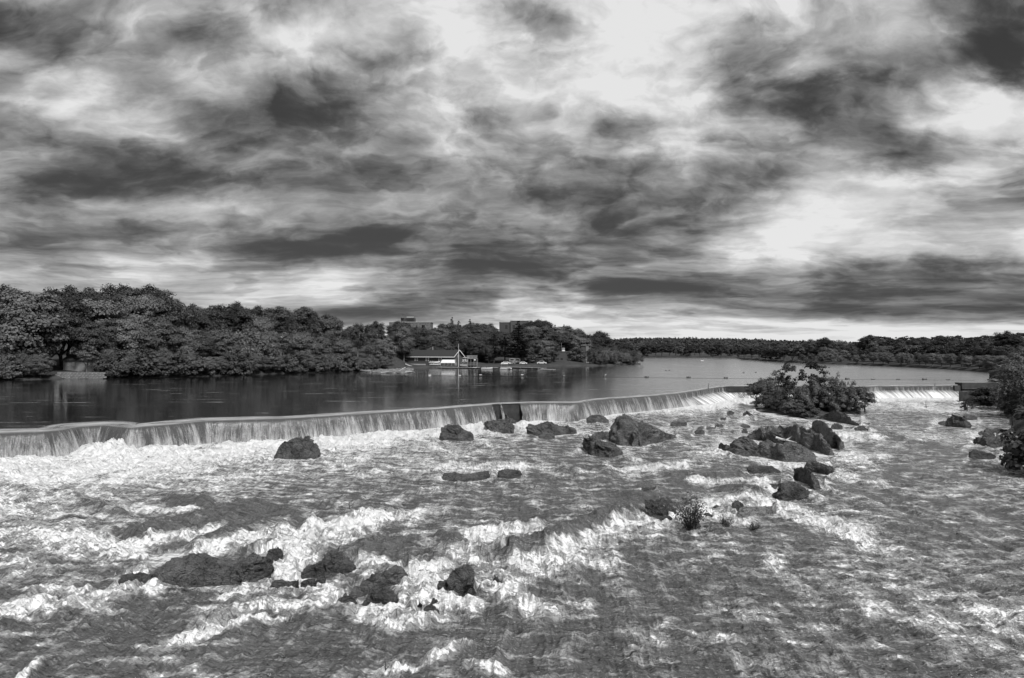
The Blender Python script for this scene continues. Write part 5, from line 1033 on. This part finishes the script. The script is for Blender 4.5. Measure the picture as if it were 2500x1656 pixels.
sw = fr('stair_tower', 1419, 386, 0.9, 0, 'tall brick stair tower with a pale ribbed concrete strip on its right edge', 'tower')
MB().box(0, 2.35, 0, 4, 0, 8.85).build('brick_wall', M_BRICK, sw); MB().box(2.352, 3.9, -.25, 3.8, 2.0, 8.75).build('pale_strip', M_PALE, sw); MB().box(-.1, 4.0, -.3, 4.1, 8.852, 9.05).build('roof', M_DARK_, sw)
for k in range(6): MB().box(2.42 + k * .25, 2.5 + k * .25, -.33, -.251, 2.1, 8.7).build('rib', M_CONC, sw)
MB().box(2.35, 4.1, -.4, 3.7, 1.45, 1.95).build('band', M_WHITE, sw); MB().box(2.5, 3.9, -.3, 3.6, 0, 1.448).build('base', M_PALE, sw); MB().box(.6, 1.3, -.05, .05, .1, 2.1).build('door', M_DARK_, sw)
# institutional buildings on the hill
h1 = fr('hilltop_building', 950, 520, 12, 0, 'flat-roofed building on the hill with a rooftop block and satellite dish', 'building')
MB().box(0, 29.5, 0, 14, 0, 14.9).build('wall', M_CONC, h1); MB().box(-.2, 29.8, -.2, 14, 14.902, 15.4).build('parapet', M_PALE, h1); MB().box(7.8, 17.2, 3, 12, 15.4, 18.3).build('rooftop_block', M_CONCD, h1); MB().box(12, 17.0, 2.8, 2.99, 15.5, 18.0).build('louvre', M_DARK_, h1)
MB().box(11.8, 16.5, 4, 8, 18.31, 19.3).build('rooftop_unit', M_METAL, h1)
for k in (7,): MB().box(1.5 + k * 3.1, 3.5 + k * 3.1, -.06, .1, 11.2, 13.2).build('window', M_GLASS, h1)
sd = empty('satellite_dish', (xa(982, 520), 522, 30.4), 'satellite dish tilted up on the roof of the hilltop building', 'satellite dish')
m = MB(); rings = []
for i in range(4):
    rr = 0.45 * i; k0 = len(m.v)
    for j in range(14): an = 2 * math.pi * j / 14; m.v.append((rr * math.cos(an), -rr * rr * .12 + .0, rr * math.sin(an) + 1.0))
for i in range(3):
    for j in range(14): m.f.append((i*14+j, i*14+(j+1) % 14, (i+1)*14+(j+1) % 14, (i+1)*14+j))
m.build('reflector', M_CONC, sd); MB().tube([(0, .3, -.4), (0, .2, 1.0)], .12).build('mast', M_METAL, sd)
h2 = fr('hilltop_building', 1219, 500, 12, 0, 'boxy brick building on the hill behind the tall dark pine', 'building')
MB().box(0, 7.6, 0, 14, 0, 14.2).build('wall', M_BRICK, h2); MB().box(7.602, 20, -1, 14, 0, 15.2).build('taller_wall', M_BRICK, h2); MB().box(-.2, 7.6, -.2, 14, 14.202, 14.6).build('parapet', M_PALE, h2); MB().box(7.4, 20.2, -1.2, 14, 15.202, 15.5).build('parapet', M_PALE, h2)
for k in range(3): MB().box(4.0 + k * 5, 5.6 + k * 5, -1.06 if k else -.06, -.9 if k else .1, 9.8, 12.4).build('window', M_GLASS, h2)
# cottage and stone embankment on the left bank
ct = fr('cottage', 154, 216, 1.9, R(-8), 'small pale cottage under the trees on the left bank, above the stone wall', 'cottage')
MB().box(0, 10, 0, 6, -1.2, 3.1).build('wall', M_PALE, ct); MB().prism([(-.4, 0), (10.4, 0), (10.1, 0.12), (-.1, 0.12)], 0, .01)
MB().add([(-.4, -.4, 2.95), (10.4, -.4, 2.95), (9.6, 3, 5.0), (.4, 3, 5.0), (-.4, 6.4, 2.95), (10.4, 6.4, 2.95), (-.4, -.4, 3.12), (10.4, -.4, 3.12), (9.6, 3, 5.2), (.4, 3, 5.2), (-.4, 6.4, 3.12), (10.4, 6.4, 3.12)], [(0,3,2,1),(3,4,5,2),(6,7,8,9),(9,8,11,10),(0,1,7,6),(5,4,10,11),(0,6,9,3),(3,9,10,4),(1,2,8,7),(2,5,11,8)]).build('roof', simple('grey_shingle', .07, .85, .3, 3, .4), ct)
for x in (1.6, 3.4, 8.8): window(ct, x, 1.5, .62, .95, -.03, False)
sm = []
for k in range(4):
    m = MB(); 
    a, b_, c_ = 1.0, .5, .56; q = .05
    m.add([(q*random.random(), 0, q*random.random()), (a-.04-q*random.random(), -.03*random.random(), 0), (a-.04, .0, c_-.04-q*random.random()), (q*random.random(), -.04*random.random(), c_-.04), (0, b_, 0), (a-.04, b_, 0), (a-.04, b_, c_-.04), (0, b_, c_-.04)], [(0,1,2,3),(7,6,5,4),(0,4,5,1),(1,5,6,2),(2,6,7,3),(3,7,4,0)]); sm.append(m.mesh('stone', M_STONE))
rw = fr('stone_embankment', 135, float(lD(170)) - .6, -0.35, R(-3.5), 'old stone block embankment at the waterline below the pale cottage', 'stone wall')
for r_ in range(4):
    x = -.5 * (r_ % 2) + (r_ == 3) * 1.0
    while x < 13.5:
        w_ = random.uniform(.8, 1.35); o = link('stone', sm[random.randrange(4)], None, rw, (x, random.uniform(-.05, .05), r_ * .56)); o.scale = (w_, 1, 1); x += w_
# cars and a camper under the pines
def car(px, D, label, mat, L=4.4, H=1.4, rz=0.0):
    z = float(lz(px, D)) + .05; e = fr('parked_car', px, D, z, rz, label, 'car', None)
    MB().prism([(0, .3), (L, .3), (L, .75), (L*.8, .85), (L*.66, H), (L*.28, H), (L*.14, .9), (0, .8)], 0, 1.7).build('body', mat, e)
    MB().prism([(L*.2, .9), (L*.76, .88), (L*.64, H-.08), (L*.3, H-.08)], -.02, 1.72).build('side_window', M_GLASS, e)
    for x in (.18, .8):
        for y in (.05, 1.65): MB().tube([(L*x, y-.1, .3), (L*x, y+.1, .3)], .31, 12).build('wheel', M_RUBBER, e)
M_SILV = simple('silver_paint', .3, .3, .05); 
car(1224, 352, 'white car at the left end of the row parked under the tall pines', M_WHITE)
car(1236, 354, 'silver car parked next to the white trailer under the tall pines', M_SILV)
car(1268.5, 350, 'pale compact car parked right of the tallest pine', M_WHITE, 3.6)
car(1311, 356, 'white pickup-like car nosed downhill on the grass', M_WHITE, 4.6, 1.5, R(-6))
cm = fr('camper_trailer', 1243, 360, float(lz(1243, 360)), 0, 'long white camper trailer under the tall pines', 'trailer')
MB().box(0, 5.5, 0, 2.2, .5, 2.5).build('body', M_WHITE, cm); MB().box(.6, 2.2, -.03, .01, 1.4, 2.0).build('window', M_GLASS, cm); MB().box(3.3, 4.9, -.03, .01, 1.4, 2.0).build('window', M_GLASS, cm); MB().tube([(2.6, -.05, .35), (2.6, .15, .35)], .33, 12).build('wheel', M_RUBBER, cm)
# ------------------------------------------------------------------ floating boom of drums across the pool
def drum(px, py, label, flat=False, mat=M_DARK_, w_=1.05, tip=False):
    p = POOL(px, py); e = empty('float_drum', p, label, 'buoy', 'floats of the boom across the pool', rng.uniform(-.15, .15)); h = w_ / 2
    if flat: MB().tube([(-h, 0, .12), (-h*.5, 0, .05), (h*.5, 0, .05), (h, 0, .14)], [.12, .17, .17, .1], 10).build('drum', mat, e)
    else:
        MB().tube([(-h, 0, .17), (h, 0, .17)], .30, 14).build('drum', mat, e)
        for x in (-h * .4, h * .4): MB().tube([(x - .03, 0, .17), (x + .03, 0, .17)], .325, 14).build('hoop', M_METAL if mat is M_DARK_ else M_PALE, e)
    if tip: MB().tube([(-h*.9, 0, .40), (h*.9, 0, .40)], .14, 8).build('pale_top', M_WHITE, e)
for a in [(1049.5, 917, 'flat white float, leftmost on the boom', True, M_WHITE, .9), (1122, 917.4, 'flat white float second from the left, below the flagpole', True, M_WHITE, .8),
          (1173.5, 919, 'dark drum float with a white top, below the moored runabout', False, M_DARK_, .9, True), (1275, 919, 'dark drum float with a white top, right of the canopied boat', False, M_DARK_, .85, True),
          (1377, 920.5, 'black drum float below the low brick building', False, M_DARK_, .85), (1477, 921, 'black drum float with a bird on it, off the wooded point', False, M_DARK_, 1.0),
          (1578.5, 922.5, 'black drum float first on the bright open water', False, M_DARK_, 1.1), (1681, 923.5, 'black drum float second on the bright open water', False, M_DARK_, 1.1),
          (1772, 924.5, 'black drum float just left of the island bushes', False, M_DARK_, .95), (2068.5, 927, 'black drum float just right of the island bushes', False, M_DARK_, .95),
          (2131, 927.4, 'half-sunk dark float right of the island, first of three', True, M_DARK_, 1.0), (2193, 927.6, 'half-sunk dark float above the middle of the right weir', True, M_DARK_, 1.0),
          (2257, 928, 'black drum float above the right end of the weir', False, M_DARK_, 1.0), (2315, 928.6, 'half-sunk dark float nearest the right abutment', True, M_DARK_, 1.0)]: drum(*a)
cpts = [POOL(px, py + .6) + Vector((0, 0, .02)) for px, py in [(1049, 917), (1173, 918), (1275, 918.6), (1377, 920), (1477, 920.6), (1578, 922), (1681, 923), (1772, 924), (1920, 925.4), (2068, 926.4), (2193, 927), (2315, 928), (2380, 928.6)]]
tag(MB().tube(cpts, .035, 4).build('boom_cable', M_DARK_, None), 'thin cable linking the floats across the pool', 'cable')
bd = empty('bird', POOL(1478.5, 921) + Vector((0, 0, .46)), 'white gull standing on a black drum float', 'bird')
m = MB(); m.tube([(-.22, 0, .2), (-.1, 0, .22), (.05, 0, .25), (.14, 0, .34), (.18, 0, .42), (.26, 0, .42)], [.02, .08, .09, .05, .05, .01], 8).tube([(0, .03, .17), (0, .03, 0)], .012, 4).tube([(0, -.03, .17), (0, -.03, 0)], .012, 4).build('body', M_WHITE, bd, smooth=True)
for k, (px, py) in enumerate([(1626, 905.5), (1634, 905), (1815, 911), (1845, 910)]):
    e = empty('duck', POOL(px, py), ['left of the pair of dark ducks out on the pool', 'right of the pair of dark ducks out on the pool', 'lone dark duck left of the tall island sapling', 'dark duck close beside the island bushes on the pool'][k], 'duck', 'waterfowl on the pool')
    MB().tube([(-.35, 0, .1), (-.2, 0, .08), (.1, 0, .08), (.24, 0, .12), (.28, 0, .3), (.42, 0, .3)], [.02, .13, .14, .07, .07, .02], 8).build('body', M_DARK_, e, smooth=True)
# ------------------------------------------------------------------ rubble spit and driftwood
n = 1500; px = 868 + 140 * rng.random(n); yy = 901.5 + (10.5 * rng.random(n)) * np.interp(px, [868, 900, 980, 1008], [.35, .8, 1, .75]); D = CZ * F / (yy - YH)
base_v = np.array([(-1,-1,0),(1,-1,0),(1,1,0),(-1,1,0),(-.6,-.7,1),(.7,-.6,1),(.6,.7,.9),(-.7,.6,1)], float); bf = np.array([(0,1,5,4),(1,2,6,5),(2,3,7,6),(3,0,4,7),(4,5,6,7),(3,2,1,0)])
S_ = rng.uniform(.12, .42, n); hgt = rng.uniform(.0, .35, n)
V = (base_v[None] * rng.uniform(.6, 1.3, (n, 8, 1))) * S_[:, None, None] * np.array([1.2, 1.2, .9]) + np.stack([(px - CX) / F * D, D, hgt * np.interp(px, [868, 980], [.5, 1]) + (.25 * rng.random(n)) - .1], -1)[:, None]
m_rub = simple('pale_rubble', .22, .9, .6, .9, .5)
me = np_mesh('rubble', V.reshape(-1, 3), (bf[None] + 8 * np.arange(n)[:, None, None]).reshape(-1, 4), False, m_rub); tag(link('rubble', me), 'low spit of pale rubble and flotsam reaching out from the left bank', None, None, 'stuff')
for k, (x0, y0, x1, y1, r_, lab) in enumerate([(868, 905, 905, 911, .16, 'long bleached log along the left edge of the rubble spit'), (975, 908, 990, 903, .14, 'bleached log propped up at the tip of the rubble spit'), (990, 911.5, 1012, 912.3, .22, 'flat dark-ended plank log at the outer tip of the spit'), (930, 912, 962, 912.4, .12, 'thin pale log at the waterline of the rubble spit'), (840, 907, 866, 906, .12, 'pale log at the foot of the trees left of the rubble spit')]):
    a = POOL(x0, y0); b = POOL(x1, y1); a.z = .3; b.z = .45 + .5 * (k == 1); mid_ = (a + b) / 2 + Vector((0, 0, .12))
    tag(MB().tube([a - a, mid_ - a, b - a], [r_, r_ * .9, r_ * .6], 7).build('log', M_WOODL, None, a, True), lab, 'log')
dl = AT(1894, 1068, 84); dl2 = AT(1920, 1074.5, 83.3)
o = empty('driftwood_log', dl, 'grey driftwood log with a forked branch lying on the middle island ledge', 'driftwood')
MB().tube([(0, 0, 0), (.6, -.3, -.2), tuple(dl2 - dl)], [.13, .12, .10], 7).build('log', M_WOODL, o, smooth=True); MB().tube([tuple(dl2 - dl), tuple(AT(1927, 1070, 83.2) - dl), tuple(AT(1934, 1064.5, 83.1) - dl)], [.09, .07, .04], 6).build('branch', M_WOODL, o, smooth=True); MB().tube([tuple(dl2 - dl), tuple(AT(1945, 1081, 82.7) - dl)], [.09, .05], 6).build('branch', M_WOODL, o, smooth=True)
def twig(px, py, h, lab, lean=.2):
    p = LOW(px, py); e = empty('snag', p, lab, 'snag')
    MB().tube([(0, 0, -.6), (lean * h * .3, 0, h * .5), (lean * h * .2, 0, h)], [.035 * h + .01, .03 * h + .005, .01], 6).tube([(lean * h * .3, 0, h * .45), (lean * h + .2 * h, 0, h * .72)], [.02, .006], 5).tube([(lean * h * .28, 0, h * .6), (-.25 * h, 0, h * .85)], [.015, .005], 5).build('branch', M_DARK_, e)
twig(940, 1652, .55, 'dark stub of a branch sticking out of the nearest water', .1); twig(852, 1246, .6, 'small dark twig standing in midstream'); twig(2262, 996, 1.4, 'thin forked snag in the right channel below the weir', -.3); twig(1268, 1252, .35, 'tiny twig caught in the smooth midstream water')
# ------------------------------------------------------------------ shrubs: island, rapids, right bank
variant('shrub0', 'shrubby', 92, 75, .46, M_LIGHT); variant('shrub1', 'shrubby', 90, 75, .46, M_MID); variant('shrub2', 'airy', 40, 60, .6, M_DARK); variant('shrub3', 'shrubby', 75, 70, .55, M_MID)
LOOK['shrub'] = 'leafy shrub'
ISL = [(1875, 1001, 903, 100, 'shrub0', 'big rounded shrub at the left end of the island'), (1846, 996, 930, 46, 'shrub2', 'sparse shrub leaning out at the far left tip of the island'), (1921, 1003, 884, 42, 'shrub2', 'thin feathery sapling rising from the left half of the island'),
       (1986, 1006, 877, 60, 'shrub2', 'tallest island sapling with dark clumped leaves against bright water'), (1932, 1008, 930, 76, 'shrub1', 'dense dark shrub between the two island saplings'), (1966, 1013, 918, 70, 'shrub0', 'dense shrub at the foot of the tallest island sapling'),
       (2026, 1011, 912, 84, 'shrub1', 'wide dark shrub right of the tallest island sapling'), (2056, 1007, 906, 40, 'shrub0', 'narrow upright shrub in the right half of the island'), (2088, 1012, 927, 78, 'shrub0', 'rounded shrub near the right end of the island'),
       (2112, 1012, 955, 44, 'shrub2', 'sparse shrub at the right tip of the island with bare stems'), (1938, 1016, 972, 52, 'bush0', 'low pale bush at the front left of the island'), (1968, 1021, 984, 62, 'bush1', 'low bush at the front edge of the island over the rock ledge'),
       (1870, 1004, 962, 60, 'shrub3', 'low spreading bush under the big rounded shrub'), (2060, 1006, 972, 52, 'shrub3', 'low bush above the upper rock ledge of the island'), (2000, 1010, 950, 60, 'bush1', 'middling bush in the very middle of the island'), (1905, 1010, 960, 56, 'shrub1', 'dark low shrub behind the low pale bush'), (2040, 1014, 955, 60, 'shrub0', 'leafy shrub just above the bare upper ledge')]
V = []; nn = 40
gu, gv = np.meshgrid(np.linspace(0, 1, nn), np.linspace(0, 1, 24)); ipx = 1836 + (2112 - 1836) * gu; ipy0 = np.interp(ipx, [1836, 1900, 1960, 2010, 2112], [1001, 1008, 1019, 1012, 1009]); Df_ = Dlow(ipy0); DDi = Df_ + gv * 16 * np.sin(np.pi * gu) ** .5
zi = zlow(DDi) - .3 + .85 * (np.sin(np.pi * gv) ** .4) * (np.sin(np.pi * gu) ** .4) + (fbm(ipx * .1, DDi * .7, o=3, s=5) - .5) * .5 * np.sin(np.pi * gv)
me = np_mesh('islet', np.stack([(ipx - CX) / F * DDi, DDi, zi], -1).reshape(-1, 3), grid_faces(24, nn), True, ground_mat); tag(link('land', me), 'low islet of soil and stones under the island shrubs', None, None, 'structure')
for px, by_, ty_, wp, key, lab in ISL:
    p = LOW(px, by_); p.y += 4; p.x = (px - CX) / F * p.y; p.z = float(zlow(p.y)) + .1
    h = CZ - (ty_ - YH) / F * p.y - p.z; wm = wp / F * p.y; V_ = np.empty(len(TREES[key][0].vertices) * 3, np.float32); TREES[key][0].vertices.foreach_get('co', V_); wn = float(np.percentile(V_.reshape(-1, 3)[:, 0], 98) - np.percentile(V_.reshape(-1, 3)[:, 0], 2)) * h / TREES[key][2]
    tree(key, p, h, min(2.6, wm / wn), lab, 'shrubs of the island', 'shrub', 'shrub')
BANK = [(2424, 992, 940, 62, 'bush1', 'low bush growing round the pale concrete wall on the right'), (2452, 1015, 915, 62, 'shrub0', 'leafy shrub on the right bank just below the abutment'), (2486, 1004, 872, 80, 'light0', 'tall pale shrub behind the others on the right bank'),
        (2494, 1024, 900, 70, 'shrub3', 'broad shrub leaning over the rocks on the right bank'), (2535, 1020, 900, 80, 'willow0', 'drooping shrub at the right picture edge'), (2512, 1026, 965, 44, 'shrub1', 'dark low shrub at the water edge, lowest on the right bank'),
        (2585, 1060, 872, 110, 'round1', 'largest bushy tree at the right picture edge'), (2520, 985, 850, 100, 'round0', 'pale tree standing above the right bank shrubs'), (2470, 1050, 975, 50, 'shrub2', 'sparse shrub hanging over the shore rocks on the right'), (2480, 968, 880, 90, 'bush0', 'bright bush filling the bank behind the abutment'), (2560, 1160, 990, 120, 'bush1', 'dark bush just outside the right picture edge')]
for px, by_, ty_, wp, key, lab in BANK:
    p = LOW(px, by_); p.z += .5; h = CZ - (ty_ - YH) / F * p.y - p.z; wm = wp / F * p.y; tree(key, p, h, min(2.4, wm / (.68 * h)), lab, 'shrubs of the right bank', 'shrub', 'shrub')
p = LOW(2361, 1003); tree('shrub3', p, 30 / F * p.y, 1.35, 'lone little bush standing in the right channel', None, 'bush', 'bush')
def willow(px, py, top, wp, lab, ns, seed):
    r_ = np.random.default_rng(seed); p = LOW(px, py); h = (py - top) / F * p.y; w_ = wp / F * p.y; e = empty('willow_shrub', p, lab, 'shrub', 'willow shrubs in the rapids')
    m = MB(); C, N = [], []
    for i in range(ns):
        a = r_.uniform(0, 6.28); q = r_.uniform(.1, 1) ** .7; x, y = math.cos(a) * q * w_ * .5, math.sin(a) * q * w_ * .5; hh = 1.15 * h * r_.uniform(.6, 1.0) * (1 - .3 * q)
        pts = [(x * .12, y * .12, -.2), (x * .45, y * .45, hh * .4), (x * .8, y * .8, hh * .75), (x, y, hh)]; m.tube(pts, [.016, .012, .008, .003], 4)
        k = 26; tt = r_.uniform(.3, 1.05, (k, 1)); P0 = np.array(pts); c = np.stack([np.interp(tt[:, 0], [0, .4, .75, 1.05], P0[:, j]) for j in range(3)], -1) + r_.normal(size=(k, 3)) * .07 * h * .6; C.append(c); N.append(r_.normal(size=(k, 3)) + [[0, 0, .6]])
    m.build('stems', M_DARK_, e); V_, F_ = quads(np.concatenate(C), np.concatenate(N), .065 * max(.6, h / 2.2), 1.8); link('leaves', np_mesh('leaves', V_, F_, False, M_MID), None, e)
willow(1688, 1300, 1206, 86, 'largest willow clump in the rapids, thin upright stems', 52, 1); willow(1771, 1293, 1252, 46, 'middle willow clump, half submerged right of the largest one', 30, 2); willow(1841, 1297, 1277, 42, 'smallest willow clump, nearly flat on the water', 22, 3); willow(1722, 1300, 1282, 40, 'trailing leaves beside the foot of the largest willow clump', 16, 4)
RK('low dark root mound under the largest willow clump', ZC, [(600, 985), (680, 960), (760, 965), (830, 950), (900, 945), (960, 940)], [(600, 990), (760, 1004), (960, 948)], .5, .7, 1.0, G3)
